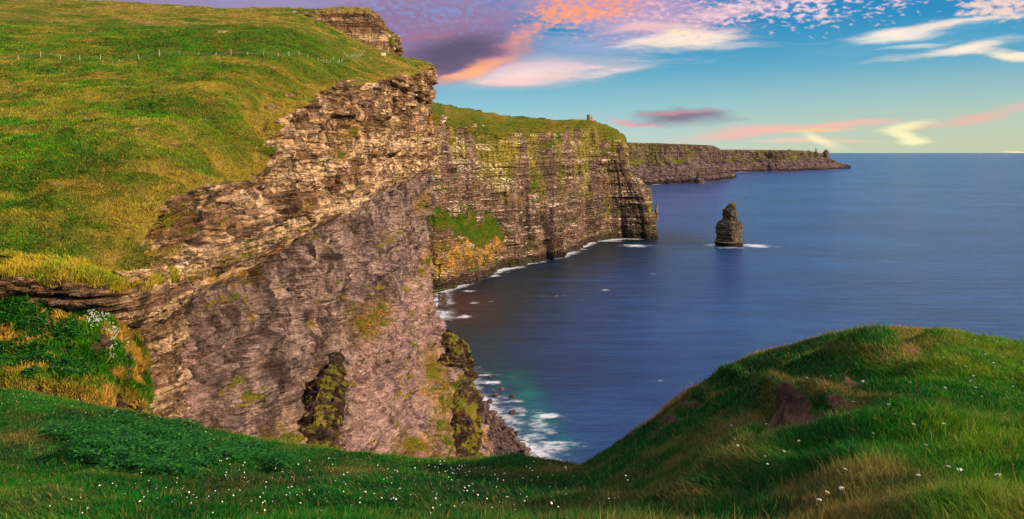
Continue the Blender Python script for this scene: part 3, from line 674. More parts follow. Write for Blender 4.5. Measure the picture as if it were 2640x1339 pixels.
GF = dict(G=g, N=gnorm(g), soil=soil, mound=mound, rr=rr)

# ------------------------------------------------------------------ cliff B with the round tower
#  each station: list of (X, Y, Z) from sea to inland
def pz(u, z, Y): return ((u-U0)/F*Y, Y, z)
SB = [ # base,               shelf low,            shelf back,           mid,                  upper,                 edge,                  crest,                inland
 [(-100,760,-4),(-98,762,30),(-104,775,72),(-112,790,78),(-116,800,120),(-119,805,168),(-124,830,205),(-190,900,212)],
 [(-80,768,-4),(-77,772,30),(-84,782,72),(-94,800,80),(-96,806,120),(-98,812,178),(-100,836,204),(-150,930,210)],
 [(-58,806,-4),(-56,810,25),(-60,822,58),(-74,846,72),(-76,850,120),(-78,856,181),(-80,884,203),(-120,980,208)],
 [(-34,852,-4),(-33,856,22),(-37,866,42),(-50,884,62),(-53,888,115),(-56,896,179),(-54,924,201),(-100,1020,205)],
 [(-12,925,-4),(-12,930,20),(-16,934,45),(-28,936,60),(-31,938,110),(-34,942,174),(-26,972,198),(-70,1080,202)],
 [(12,950,-4),(10,955,30),(6,962,60),(4,966,90),(0,970,125),(-3,976,174),(8,1010,196),(-30,1120,200)],
 [(42,1000,-4),(39,1005,30),(35,1012,60),(33,1016,90),(30,1020,125),(28,1026,174),(42,1060,195),(10,1160,199)],
 [(68,1022,-4),(66,1040,30),(64,1056,60),(63,1066,90),(62,1072,125),(60,1080,178),(72,1104,195.5),(40,1200,198)],
 [(104,1120,-4),(102,1126,30),(100,1132,60),(99,1136,90),(98,1140,130),(98,1146,183),(108,1164,198),(80,1260,198)],
 [(132,1200,-4),(130,1202,30),(130,1205,60),(130,1206,90),(130,1208,130),(130,1210,186),(132,1222,200),(110,1320,199)],
 [(192,1246,-4),(186,1248,30),(182,1250,60),(178,1250,90),(172,1252,125),(168,1256,165),(170,1275,192),(150,1400,192)],
 [(234,1240,-4),(230,1244,30),(226,1248,60),(214,1252,88),(196,1262,115),(192,1270,160),(194,1290,180),(180,1420,182)],
 [(249,1246,-4),(243,1254,30),(240,1262,60),(236,1270,86),(207,1288,112),(203,1296,158),(203,1306,171),(190,1440,174)],
 [(250,1270,-4),(245,1300,30),(240,1320,60),(228,1330,84),(208,1350,110),(206,1356,150),(204,1362,165),(190,1480,168)],
 [(230,1400,-4),(225,1410,30),(220,1420,60),(215,1430,80),(205,1440,110),(200,1460,150),(195,1470,160),(180,1600,165)]]
C = np.array(SB, float).transpose(1, 0, 2)
rqb = np.concatenate([np.linspace(0, 5, 420)[:-1], np.linspace(5, 7, 90)])
g = loft(C, 0, 0, rqb, np.linspace(0, 14, 1100)); n = gnorm(g)
if n[200, 400, 0] < 0: n = -n
x, y, z = g[..., 0], g[..., 1], g[..., 2]; rr = rqb[:, None] + 0*x
a = np.cumsum(np.r_[0, np.linalg.norm(np.diff(g[200, :, :2], axis=0), axis=1)])[None, :] + 0*x
wl = sm(rr, 5.5, 4.8)
zz = z + 2*vn(a/70, z/60)
b1, l1 = blocks(a, zz, 5.5, 16, 31); b2, l2 = blocks(a, zz, 2.2, 7, 32); b3, l3 = blocks(a, zz, 14, 30, 33)
butt = fbm(a/34, z/190 + 3, o=4, g=0.55, ridged=True)
colm = fbm(a/9, z/120, o=4, ridged=True)
dd = (1.0*b1 + 1.2*l1 + 0.7*b2 + 0.5*l2 + 0.9*b3 + 1.0*l3 + 7.5*butt*sm(z, 195, 120)*sm(x, 215, 150)+3*butt*sm(x, 150, 215) + 1.8*colm + 2.6*fbm(x/22, y/22, z/22, 5))*wl
for (ac, w_, zt, am) in [(0, 0, 0, 0)]:
    pass
# deep vertical clefts and pillars, placed by plan position
def cleft(X, Yc, w, amp, z0, z1, lean=0.0):
    r2 = ((x-X)**2 + (y-Yc)**2)
    aj = a[0, np.argmin(r2[100])]
    return amp*np.exp(-((a-aj-lean*z)/w)**2)*sm(z, z0-12, z0+6)*sm(z, z1+25, z1)
dd = dd - cleft(*pz(1222, 0, 880)[:2], 5, 13, 38, 120) - cleft(*pz(1195, 0, 860)[:2], 4, 7, 75, 175) - cleft(*pz(1320, 0, 985)[:2], 4, 11, 20, 95)
dd = dd - cleft(*pz(1250, 0, 900)[:2], 4, 7, 90, 165) - cleft(*pz(1400, 0, 1025)[:2], 4, 9, 0, 60) + cleft(*pz(1385, 0, 1010)[:2], 5, 14, -30, 42) + cleft(*pz(1418, 0, 1040)[:2], 5, 10, -30, 30)
dd = dd + cleft(*pz(1350, 0, 1000)[:2], 12, 6, -30, 95) - cleft(*pz(1565, 0, 1248)[:2], 4, 7, -30, 14) - cleft(*pz(1612, 0, 1245)[:2], 3, 2.5, -30, 70) - cleft(*pz(1480, 0, 1150)[:2], 7, 9, 0, 110)
dd = dd + (2.5*fbm(a/20, rr/2, o=4, ridged=True) + 1.0*fbm(x/7, y/7, o=3))*(1-wl)*sm(rr, 4.8, 5.6)
g = g + n*dd[..., None]; n2 = gnorm(g); n2 *= np.sign((n2*n).sum(-1, keepdims=True))
grass = sm(rr + 0.7*fbm(a/16, z/9, o=5) + 0.45*vn(a/50, 0.5), 4.98, 5.3)
shelfB = np.maximum(sm(n2[..., 2], 0.5, 0.8)*sm(fbm(x/15, y/15, z/15, 3), -0.3, 0.2), 0)*wl
gsl = sm(a, 215, 165)*sm(rr + 0.5*fbm(a/12, z/10, o=4), 1.5, 1.9)*sm(rr + 0.5*fbm(a/9, z/20, o=4), 3.5, 2.9)
grass = np.clip(np.maximum(grass, np.maximum(shelfB, gsl*0.95)), 0, 1)
uu = U0 + g[..., 0]/g[..., 1]*F; vv = V0 - (g[..., 2]-CAMZ)/g[..., 1]*F
for (u, v, ru, rv) in [(1345,470,20,16),(1375,365,30,14),(1200,330,50,18),(1520,380,14,12)]:
    grass = np.maximum(grass, 0.9*np.exp(-(((uu-u)/ru)**2+((vv-v)/rv)**2))*(0.8+0.4*fbm(a/5, z/5, o=3)))
lich = np.clip(sm(a, 205, 160)*sm(z, 62, 45)*sm(z, 12, 22)*(0.6+0.6*fbm(a/10, z/12, o=3)), 0, 1)
gold = np.clip(0.35+0.5*fbm(a/25, z/12, o=4), 0, 1)*sm(rr, 4.0, 4.6)
o = grid('tower_cliff', g, M_B, dict(grass=grass, tone=0.4*l1+0.3*b1+0.3*l3+0.8*fbm(a/24, z/150, o=4)-0.1-0.35*sm(z, 90, 30), low=0.2+0*x, gold=gold*(1-gsl), lichen=lich, wet=sm(z, 13+4*vn(a/14, 0.2), 5))); tag(o, kind='structure')
def hgt(g, X, Y):
    d = (g[..., 0]-X)**2 + (g[..., 1]-Y)**2; k = np.unravel_index(np.argmin(d), d.shape); return float(g[k][2])
GB = g
shoreB = [(c[0][0], c[0][1]) for c in SB]

# ------------------------------------------------------------------ distant cliffs
def far_cliff(name, st, H, amp, seed, nr=150, nc=520, shelf=0.65):
    cols = []
    for (u, vb, vt, dz) in st:
        Y = CAMZ*F/(vb-V0); X = (u-U0)/F*Y; zt = CAMZ + (V0-vt)/F*Y
        nx, ny = -0.25, 1.0; k = Y/3500
        cols.append([(X, Y, -6), (X+nx*8*k, Y+ny*8*k, zt*0.30), (X+nx*45*k, Y+ny*45*k, zt*0.48), (X+nx*75*k, Y+ny*75*k, zt*0.60), (X+nx*80*k, Y+ny*80*k, zt*0.95), (X+nx*100*k, Y+ny*100*k, zt), (X+nx*500*k, Y+ny*500*k, zt+3*k)])
    g = loft(np.array(cols).transpose(1, 0, 2), nr, nc); n = gnorm(g)
    if n[60, nc//2, 1] > 0: n = -n
    x, y, z = g[..., 0], g[..., 1], g[..., 2]; rr = np.linspace(0, 6, nr)[:, None] + 0*x
    a = np.cumsum(np.r_[0, np.linalg.norm(np.diff(g[40, :, :2], axis=0), axis=1)])[None, :] + 0*x
    wl = sm(rr, 5.0, 4.7)
    dd = amp*(1.1*fbm(a/(120), z/300+seed, o=5, g=0.6, ridged=True) + 0.5*fbm(x/60, y/60, z/30, 4) + 0.12*hsh(np.floor(z/12), seed))*sm(rr, 4.6, 3.7) + 0.05*amp*fbm(a/140, 2.2+seed, o=3)*sm(rr, 3.8, 4.8)
    g = g + n*dd[..., None]
    sh = np.exp(-((rr-2.45)/0.42)**2)*sm(fbm(a/170, rr*0.7+seed, o=4), -0.25, 0.25)
    grass = np.clip(sm(rr + 0.3*fbm(a/80, z/30, o=3), 4.85, 5.1) + sh*shelf*1.6, 0, 1)
    o = grid(name, g, M_C, dict(grass=grass, tone=0.5*hsh(np.floor(z/16), seed)*0.6+0.5*fbm(a/50, z/300, o=4), low=0*x, gold=0.45+0*x, lichen=0*x, wet=sm(z, 16+6*vn(a/60, seed), 6)))
    tag(o, kind='structure'); return g, [(c[0][0], c[0][1]) for c in cols]
gC, shC = far_cliff('middle_cliff', [(1480,478,350,0),(1560,474,356,0),(1600,469,358,0),(1650,464,360,0),(1700,462,361,0),(1760,458,363,0),(1800,455,365,0),(1822,453,367,0),(1833,451,384,0),(1842,450,420,0),(1843,447,446,0)], 190, 26, 3.1)
gD, shD = far_cliff('far_cliff', [(1760,436,376,0),(1840,434,378,0),(1880,432,377,0),(1930,431,377.5,0),(1990,430,378,0),(2050,428,379,0),(2085,427,383,0),(2105,426,392,0),(2122,425,402,0),(2134,424.5,414,0),(2136,424,421,0)], 165, 30, 8.4)

# ------------------------------------------------------------------ sea
ys = np.concatenate([np.linspace(60, 300, 60)[:-1], np.arange(300, 1320, 1.7), 1320*np.geomspace(1, 180000/1320, 190)[1:]])
xs = np.concatenate([-np.geomspace(150, 180000, 50)[::-1], np.arange(-148, 440, 1.7), np.geomspace(441, 180000, 90)])
XX, YY = np.meshgrid(xs, ys)
def segd(px, py, poly):
    d = np.full(px.shape, 1e9)
    for (a0, b0), (a1, b1) in zip(poly[:-1], poly[1:]):
        vx, vy = a1-a0, b1-b0; L = vx*vx+vy*vy+1e-9
        t = np.clip(((px-a0)*vx+(py-b0)*vy)/L, 0, 1)
        d = np.minimum(d, np.hypot(px-a0-t*vx, py-b0-t*vy))
    return d
def sp(u, v): Y = CAMZ*F/(v-V0); return ((u-U0)/F*Y, Y)
beach_line = [sp(1128, 925), sp(1145, 948), sp(1185, 990), sp(1225, 1030), sp(1270, 1075), sp(1300, 1115), sp(1345, 1160), sp(1380, 1195)]
shoreA = [sp(1105, 745), sp(1112, 850), sp(1124, 915)] + beach_line
foam = np.zeros_like(XX)
nf = fbm(XX/16, YY/9, o=5); nf2 = fbm(XX/42, YY/20, o=4); nf3 = fbm(XX/5, YY/4, o=4)
dA = segd(XX, YY, beach_line); w_ = 7 + 10*sm(nf2, -0.5, 0.6)
foam = np.maximum(foam, np.exp(-(dA/w_)**1.6)*(0.75+0.9*nf3*0.6+0.5*nf))
foam = np.maximum(foam, np.exp(-(np.maximum(dA-14, 0)/20)**2)*sm(nf, 0.05, 0.6)*0.7)
dB = segd(XX, YY, shoreB[1:12]); foam = np.maximum(foam, np.exp(-(dB/(7+8*sm(nf2, -0.3, 0.6)))**2)*(0.9+1.0*nf)*sm(vn(XX/60, YY/60), -0.9, 0.0))
dA2 = segd(XX, YY, [sp(1102, 735), sp(1106, 800)]); foam = np.maximum(foam, np.exp(-(dA2/14)**2)*(0.6+0.9*nf))
for sh, kk in ((shC, 14), (shD, 22)):
    dC = segd(XX, YY, sh); foam = np.maximum(foam, np.exp(-(dC/kk)**2)*sm(fbm(XX/90, YY/200, o=3), -0.35, 0.3)*0.95)
shal = np.zeros_like(XX)
for (u, v, ru, rv, am) in [(1900,619,42,5,1.0),(1790,616,26,3.5,0.8),(1838,624,40,4,0.5),(1598,619,38,4.5,0.85),(1455,628,30,3,0.6),(1500,607,60,3,0.8),(1250,685,34,7,0.85),(1300,662,34,6,0.8),(1168,797,20,5,0.95),(1130,755,14,12,0.5),(1178,733,22,3,0.7),(1192,762,14,3,0.7),
        (1175,885,17,4,0.8),(1175,905,17,5,0.9),(1150,925,24,12,0.85),(1235,963,26,9,0.9),(1215,945,20,5,0.6),(1380,1046,32,7,0.9),(1260,1000,40,8,0.6),(1300,1010,20,4,0.7),(1290,1060,46,10,0.8),(1340,1100,44,12,0.8),(1390,1130,50,16,0.7),(1350,1145,40,16,0.9),(1390,1090,20,6,0.6),
        (1525,730,12,2,0.6),(1660,958,12,3,0.5),(1640,690,14,2,0.4),(2120,562,14,2,0.4),(1118,820,10,8,0.5),(1390,745,80,2,0.25),(1120,865,12,10,0.45),(2170,500,20,1.5,0.35),(1235,760,10,2,0.5)]:
    cx, cy = sp(u, v); kx = ru/F*cy*1.25; ky = CAMZ*F/(v-V0-rv) - cy
    q = np.hypot((XX-cx)/kx, (YY-cy)/ky) - 0.55*nf - 0.35*nf3
    foam = np.maximum(foam, am*sm(q, 1.15, 0.1))
for (u, v, ru, rv, am) in [(1290,960,40,28,0.9),(1330,1000,36,30,1.0),(1370,1050,30,30,0.9),(1250,930,40,20,0.6),(1180,860,60,50,0.45),(1410,1110,40,30,0.5),(1330,1060,70,60,0.45),(1220,760,60,20,0.12)]:
    cx, cy = sp(u, v); kx = ru/F*cy*1.2; ky = CAMZ*F/(v-V0-rv) - cy
    shal = np.maximum(shal, am*np.exp(-((XX-cx)/kx)**2-((YY-cy)/ky)**2))
shal = np.clip(shal*(0.9+0.7*fbm(XX/12, YY/12, o=4)), 0, 1)
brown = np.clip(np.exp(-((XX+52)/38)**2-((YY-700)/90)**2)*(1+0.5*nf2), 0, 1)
cliff_reflection = np.clip(np.exp(-(dB/150)**2)*(0.95+0.5*nf2) + 0.8*np.exp(-(segd(XX, YY, shoreA[:3])/90)**2), 0, 0.95)  # dark reflection of the cliffs, painted into the water colour along their feet
foam = np.clip(foam, 0, 1)
m, t, b = newmat('sea_water'); p = t.pos()
cd = t.vmath('LENGTH', t.vmath('SUBTRACT', p, (0, 0, CAMZ)))
lr = t.noise(t.mapping(p, scale=(0.002, 0.0045, 1)), 1.0, 5, 0.6)
deep = t.mix(t.rng(lr, 0.3, 0.7), (0.007, 0.042, 0.160), (0.016, 0.070, 0.245))
rp = t.noise(t.mapping(p, rot=(0, 0, 0.1), scale=(0.012, 0.045, 1)), 1.0, 8, 0.75)
deep = t.mix(1.0, deep, t.ramp(rp, [(0.3, (0.62, 0.66, 0.72)), (0.7, (1.4, 1.35, 1.3))]), 'MULTIPLY')
c = t.mix(t.attr('shallow'), deep, (0.004, 0.20, 0.22))
c = t.mix(t.attr('cliff_reflection'), c, (0.004, 0.018, 0.026))
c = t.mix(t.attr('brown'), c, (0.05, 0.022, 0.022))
fo = t.attr('foam')
fn = t.noise(t.mapping(p, rot=(0, 0, 0.2), scale=(0.16, 0.34, 1)), 1.0, 7, 0.72, 0.6)
ff = t.rng(t.math('ADD', fo, t.math('MULTIPLY', t.math('SUBTRACT', fn, 0.5), 1.1)), 0.10, 1.05)
lace = t.voro(t.vmath('ADD', t.mapping(p, scale=(0.22, 0.4, 1)), t.vmath('MULTIPLY', t.noise(p, 0.3, 3, 0.6, color=True), (1.6, 1.6, 0))), 1.0)
ff = t.math('MULTIPLY', ff, t.rng(fo, 0.02, 0.2))
ff = t.math('MULTIPLY', ff, t.math('ADD', t.rng(lace, 0.25, 0.7), t.rng(fo, 0.7, 1.0, 0.25, 0.9)), clamp=True)
cap = t.noise(t.mapping(p, scale=(0.012, 0.05, 1)), 1.0, 6, 0.72)
c = t.mix(t.rng(cap, 0.72, 0.80, 0, 0.35), c, (0.3, 0.4, 0.5))
c = t.mix(ff, c, (0.66, 0.72, 0.84))
t.put(b.inputs['Base Color'], c); b.inputs['IOR'].default_value = 1.33; b.inputs['Specular IOR Level'].default_value = 0.5
t.put(b.inputs['Roughness'], t.math('MULTIPLY_ADD', ff, 0.5, 0.22))
h1 = t.noise(t.mapping(p, rot=(0, 0, 0.15), scale=(0.10, 0.32, 1)), 1.0, 6, 0.68)
h2 = t.noise(t.mapping(p, rot=(0, 0, 0.1), scale=(0.018, 0.07, 1)), 1.0, 4, 0.6)
t.put(b.inputs['Normal'], t.bump(t.math('ADD', h1, t.math('MULTIPLY', h2, 2.5)), 0.75, 2.2))
ZZ = np.zeros_like(XX)
o = grid('sea', np.stack([XX, YY, ZZ], -1), m, dict(foam=foam, shallow=shal, brown=brown, cliff_reflection=cliff_reflection), smooth=True); tag(o, kind='structure')
if o.data.polygons[0].normal.z < 0: o.data.flip_normals()
del XX, YY, ZZ

# ------------------------------------------------------------------ beach bank under the boulders
bl_in = [(-46,498),(-36,462),(-26,428),(-18,395),(-16,365),(-14,340),(-6,310),(6,280)]
cols = []
for (xi, yi), (xo, yo) in zip(bl_in, beach_line):
    cols.append([(xi-10, yi-2, 10), (xi, yi, 6.5), ((xi+xo)/2, (yi+yo)/2, 3.0), (xo, yo, 0.3), (xo+8, yo+2, -2.5)])
g = loft(np.array(cols).transpose(1, 0, 2), 60, 160); x, y, z = g[..., 0], g[..., 1], g[..., 2]
g[..., 2] += 0.9*fbm(x/6, y/6, o=4)
o = grid('beach', g, M_BOULDER, smooth=False); tag(o, kind='structure'); GBE = g

# ------------------------------------------------------------------ boulders
import bmesh
def rock_mesh(name, seed, flat=0.75, sub=2):
    bm = bmesh.new(); bmesh.ops.create_icosphere(bm, subdivisions=sub, radius=1.0)
    r = random.Random(seed)
    planes = [(Vector((r.gauss(0,1), r.gauss(0,1), r.gauss(0,0.8))).normalized(), r.uniform(0.55, 0.85)) for _ in range(11)]
    for v in bm.verts:
        c = v.co.copy()
        for nn, d in planes:
            k = c.dot(nn)
            if k > d: c -= nn*(k-d)
        c *= 1 + r.uniform(-0.03, 0.03); c.z *= flat; v.co = c
    me = bpy.data.meshes.new(name); bm.to_mesh(me); bm.free(); me.materials.append(M_BOULDER); return me
RM = [rock_mesh('boulder', s, f) for s, f in ((1,.8),(2,.65),(3,.9),(4,.55),(5,.75),(6,.7))]
def boulder(x, y, z, sx, sy, sz, label, group, name='boulder'):
    o = bpy.data.objects.new(name, random.choice(RM)); COL.objects.link(o)
    o.location = (x, y, z); o.scale = (sx, sy, sz); o.rotation_euler = (random.uniform(-.3,.3), random.uniform(-.3,.3), random.uniform(0, 6.28))
    return tag(o, label, 'boulder', group)
WB = [(1291,1041,13,'brown boulder in the white surf, lowest of the big ones standing clear of the shore'),
      (1289,1000,12,'brown boulder farthest out in the surf, right of the round grey one'),
      (1247,998,12,'rounded grey boulder in the surf between the shore and the outermost boulder'),
      (1262,982,9,'flat brown boulder in foam above the rounded grey one'),
      (1232,950,7,'small dark boulder alone in a patch of white foam'),
      (1198,948,6,'small brown boulder in shallow surf left of the one in white foam'),
      (1232,1014,13,'large dark boulder at the edge of the boulder beach'),
      (1208,1003,15,'large brown boulder where the beach meets the surf'),
      (1180,996,18,'biggest brown angular boulder at the upper beach'),
      (1150,940,8,'brown boulder at the narrow top end of the beach'),
      (1162,938,6,'small boulder beside the one at the narrow top end of the beach'),
      (1300,1092,11,'smooth grey boulder on the waterline halfway down the beach'),
      (1315,1122,11,'dark boulder with yellow weed on the lower waterline'),
      (1326,1132,7,'small dark boulder below the weedy one on the lower waterline'),
      (1290,1083,7,'small grey boulder touching the smooth one on the waterline'),
      (1180,925,4,'tiny dark rock in the surf nearest the cliff foot'),
      (1174,957,4,'tiny dark rock between foam streaks close to the upper beach'),
      (1260,1020,5,'tiny rock in pale foam between the big surf boulders')]
for (u, v, w, lab) in WB:
    X, Y = sp(u, v); s = w*0.80/F*Y; boulder(X, Y, s*0.25, s, s*0.9, s, lab, 'boulders standing in the surf')
cnt = 0; tries = 0
rest = []
while cnt < 290:
    i, j = random.randrange(8, 46), random.randrange(0, 150); q = g[i, j]; s = random.choice([0.8, 1.0, 1.2, 1.5, 1.9, 2.6]) * (1.25 if i > 30 else 1)
    boulder(q[0]+random.uniform(-1,1), q[1]+random.uniform(-2,2), q[2]+s*0.2, s, s*random.uniform(.6, 1.0), s*random.uniform(.6,.9), 'brown wave-worn boulder lying among many on the boulder beach under the cliff', 'boulders piled on the beach'); cnt += 1
def merged_rocks(name, pts, label):
    Vs, Fs = [], []; off = 0
    bases = []
    for me in RM[:4]:
        v = np.empty(len(me.vertices)*3, np.float32); me.vertices.foreach_get('co', v); f = np.array([tuple(p.vertices) for p in me.polygons]); bases.append((v.reshape(-1,3), f))
    for (px, py, pz_, s) in pts:
        v, f = random.choice(bases); th = random.uniform(0, 6.28); c_, s_ = math.cos(th), math.sin(th)
        w = v*np.array([s, s*random.uniform(.6,1), s*random.uniform(.6,1)]); w = np.stack([w[:,0]*c_-w[:,1]*s_, w[:,0]*s_+w[:,1]*c_, w[:,2]], -1) + (px, py, pz_)
        Vs.append(w); Fs.append(f+off); off += len(v)
    o = mesh_np(name, np.concatenate(Vs), np.concatenate(Fs), M_BOULDER); tag(o, label, None, None, 'stuff'); return o
pts = []
for _ in range(3600):
    i, j = random.randrange(4, 52), random.randrange(0, 158); q = g[i, j]; s = random.uniform(0.35, 1.0)
    pts.append((q[0]+random.uniform(-1.5,1.5), q[1]+random.uniform(-3,3), q[2]+s*0.2, s))
for _ in range(160):
    X, Y = sp(random.uniform(1104, 1122), random.uniform(738, 775)); pts.append((X, Y, 0.3, random.uniform(0.8, 1.8)))
merged_rocks('beach_cobbles', pts, 'countless small brown cobbles filling the beach between the boulders')

# ------------------------------------------------------------------ sea stack
cx0, cy0 = sp(1842, 621); ms = cy0/(F*1.0248)/8.17      # metres per pixel of the close-up
prof = [(1150,300,840),(1125,285,835),(1060,262,830),(1040,285,822),(1000,308,818),(930,305,815),(850,300,826),(780,296,838),(720,288,826),(690,292,820),(640,318,816),(625,345,790),(600,385,752),(560,425,745),(520,430,738),(430,430,722),(372,432,708),(330,495,704),(290,508,700),(250,545,698),(222,610,694),(205,652,690)]
rings = []; NA = 220; th = np.linspace(0, 2*np.pi, NA, endpoint=False)
hh = np.array([(1130-q[0])*ms for q in prof]); cc = np.array([((q[1]+q[2])/2-565)*ms for q in prof]); ww = np.array([(q[2]-q[1])/2*ms for q in prof])
hq = np.linspace(hh[0], hh[-1], 300); cq = np.interp(hq, hh, cc); wq = np.interp(hq, hh, ww)*1.06
g = np.zeros((300, NA, 3)); ra = th
pw = 1.35; c_, s_ = np.cos(th), np.sin(th)
rad = 1/(np.abs(c_)**pw + np.abs(s_)**pw)**(1/pw)       # diamond with one corner towards the viewer
g[..., 0] = cx0 + cq[:, None] + wq[:, None]*rad*c_; g[..., 1] = cy0 + 16 + wq[:, None]*0.9*rad*s_; g[..., 2] = hq[:, None]
cen = np.stack([cx0+cq[:, None]+0*th, cy0+16+0*cq[:, None]+0*th, hq[:, None]+0*th], -1)
n = g - cen; n[..., 2] = 0; n /= np.linalg.norm(n, axis=-1, keepdims=True)+1e-6
x, y, z = g[..., 0], g[..., 1], g[..., 2]
a = th[None, :]*20 + 0*z
kz = sm(z, 27, 34)
dd = (0.9*hsh(np.floor((z+0.5*vn(x/9, y/9))/1.7), 4) + 0.5*hsh(np.floor(z/0.9), 8))*(1-kz) + 1.3*fbm(x/5, y/5, z/4, 5) + kz*(2.6*fbm(x/4.5, y/4.5, z/4, 4, 0.6, True) + 1.4*hsh(np.floor(z/3.1), np.floor(x/2.8), 5) + 0.8*fbm(x/2, y/2, z/9, 3)) + 0.9*hsh(np.floor(z/2.6), np.floor((x+y)/6), 6)*(1-kz)
dd = dd - 1.7*kz
dd *= np.minimum(1, wq/6)[:, None]
g = g + n*dd[..., None]; g[-1] = g[-1].mean(0)
wetv = sm(z, 7, 3); kk = sm(z, 28, 36)
V = g.reshape(-1, 3)
o = mesh_np('sea_stack', V, gridfaces(300, NA, wrap=True), M_S, dict(tone=(-1.1*kk+0.35*hsh(np.floor(z/1.7), 4)*(1-kk)).ravel(), grass=(0.36*kk*sm(x-cx0, -2, 8) + 0.40*sm(z, 56, 66)).ravel(), low=(0.75*kk).ravel(), gold=(0.6*kk).ravel(), lichen=(0.3*kk).ravel(), wet=wetv.ravel()))
tag(o, 'tall craggy rock stack standing alone in the sea, white foam at its foot', 'sea stack')
# leaning pinnacle on the tower cliff's seaward end and small stack below the middle cliff
def pinnacle(name, X, Y, z0, z1, w, mat, label, cat, lean=0):
    hq = np.linspace(z0, z1, 60); th = np.linspace(0, 2*np.pi, 40, endpoint=False)
    k = (hq-z0)/(z1-z0); wq = w*(1-0.75*k**1.6)
    g = np.zeros((60, 40, 3)); g[..., 0] = X+lean*k[:, None]+wq[:, None]*np.cos(th); g[..., 1] = Y+wq[:, None]*np.sin(th)*1.3; g[..., 2] = hq[:, None]
    x, y, z = g[..., 0], g[..., 1], g[..., 2]; d = 1+0.3*fbm(x/(w*.7), y/(w*.7), z/(w*1.2), 4)
    g[..., 0] = X+lean*k[:, None]+(g[..., 0]-X-lean*k[:, None])*d; g[..., 1] = Y+(g[..., 1]-Y)*d; g[-1] = g[-1].mean(0)
    z_ = 0*x.ravel()
    o = mesh_np(name, g.reshape(-1, 3), gridfaces(60, 40, wrap=True), mat, dict(grass=z_, low=z_+0.3, gold=z_, lichen=z_, wet=z_+0.1)); return tag(o, label, cat)
pinnacle('rock_pinnacle', 249, 1262, 30, 60, 3.4, M_B, 'thin rock pinnacle leaning off the seaward end of the tower cliff', 'rock pinnacle', 0.5)
X, Y = sp(1757, 460); pinnacle('small_sea_stack', X-10, Y-60, -2, 36, 26, M_C, 'small dark pointed stack in the surf under the middle distant cliff', 'sea stack', -6)
X, Y = sp(2090, 426.5); pinnacle('headland_rock', X+20, Y+150, 120, 172, 34, M_C, 'rounded rock knoll at the tip of the farthest cliff', 'rock', 4)

# ------------------------------------------------------------------ towers
m, t, b = newmat('tower_stone'); M_TS = m; p = t.pos()
br = t.n.new('ShaderNodeTexBrick'); t.put(br.inputs['Vector'], t.mapping(p, scale=(1,1,1))); br.inputs['Scale'].default_value = 1.2
br.inputs['Color1'].default_value = (0.38,0.28,0.21,1); br.inputs['Color2'].default_value = (0.30,0.22,0.17,1); br.inputs['Mortar'].default_value = (0.16,0.12,0.10,1)
t.put(b.inputs['Base Color'], t.mix(0.4, br.outputs[0], t.ramp(t.noise(p, 0.8, 4), [(0.3,(0.2,0.15,0.12)),(0.7,(0.48,0.38,0.3))])))
m, t, b = newmat('dark_opening'); M_DARK = m; t.put(b.inputs['Base Color'], t.ramp(t.noise(t.pos(), 2), [(0.3,(0.01,0.01,0.012)),(0.7,(0.03,0.028,0.026))]))
def bm_obj(name, bm, mat, parent):
    me = bpy.data.meshes.new(name); bm.to_mesh(me); bm.free(); me.materials.append(mat)
    o = bpy.data.objects.new(name, me); COL.objects.link(o); o.parent = parent; return o
def bx(bm, x0, x1, y0, y1, z0, z1, rot=0):
    r = bmesh.ops.create_cube(bm, size=1)['verts']
    for v in r:
        v.co = Vector((x0+(v.co.x+.5)*(x1-x0), y0+(v.co.y+.5)*(y1-y0), z0+(v.co.z+.5)*(z1-z0)))
    if rot:
        from mathutils import Matrix
        bmesh.ops.rotate(bm, cent=(0,0,0), matrix=Matrix.Rotation(rot, 3, 'Z'), verts=r)
def cyl(bm, r0, r1, z0, z1, seg=32, x=0, y=0):
    r = bmesh.ops.create_cone(bm, cap_ends=True, segments=seg, radius1=r0, radius2=r1, depth=z1-z0)['verts']
    for v in r: v.co += Vector((x, y, (z0+z1)/2))
TX, TY = (1484-U0)/F*1210, 1210
tz = hgt(GB, TX, TY+14)
tw = tag(empty('round_tower', (TX, TY+14, tz-1.0)), 'round stone tower with battlements on the grassy crest of the tower cliff', 'tower')
bm = bmesh.new(); cyl(bm, 4.0, 3.6, 0, 9.0); bm_obj('wall', bm, M_TS, tw)
bm = bmesh.new(); cyl(bm, 3.95, 3.95, 9.0, 9.7)
for k in range(12): bx(bm, 3.15, 3.92, -0.6, 0.6, 9.703, 10.7, k*math.pi/6)
bm_obj('battlement', bm, M_TS, tw)
bm = bmesh.new(); cyl(bm, 1.9, 1.8, 0, 6.9, 16, 4.4, -0.6); cyl(bm, 2.0, 2.0, 6.9, 7.4, 16, 4.4, -0.6); bm_obj('stair_turret', bm, M_TS, tw)
for zz_, xx_ in ((5.6, -0.5), (2.6, 1.2)):
    bm = bmesh.new(); bx(bm, xx_-.45, xx_+.45, -4.05, -3.4, zz_, zz_+1.5); bm_obj('window', bm, M_DARK, tw)
bm = bmesh.new(); bx(bm, -2.0, -0.9, -4.0, -3.1, 0.3, 2.5); bm_obj('door', bm, M_DARK, tw)
Yh = CAMZ*F/(428-V0)+600; Xh = (2053-U0)/F*Yh; zh = CAMZ+(V0-380)/F*Yh
tw = tag(empty('ruined_tower', (Xh, Yh, zh-2)), 'tiny square ruined tower on the skyline of the farthest cliff', 'tower')
bm = bmesh.new(); bx(bm, -7, 7, -6, 6, 0, 14); bx(bm, -6, 6, -5, 5, 14.01, 19); bm_obj('wall', bm, M_TS, tw)
bm = bmesh.new(); bx(bm, -9, -3, -6, 6, 19.02, 23); bx(bm, 3, 9, -6, 6, 19.02, 22); bm_obj('broken_parapet', bm, M_TS, tw)

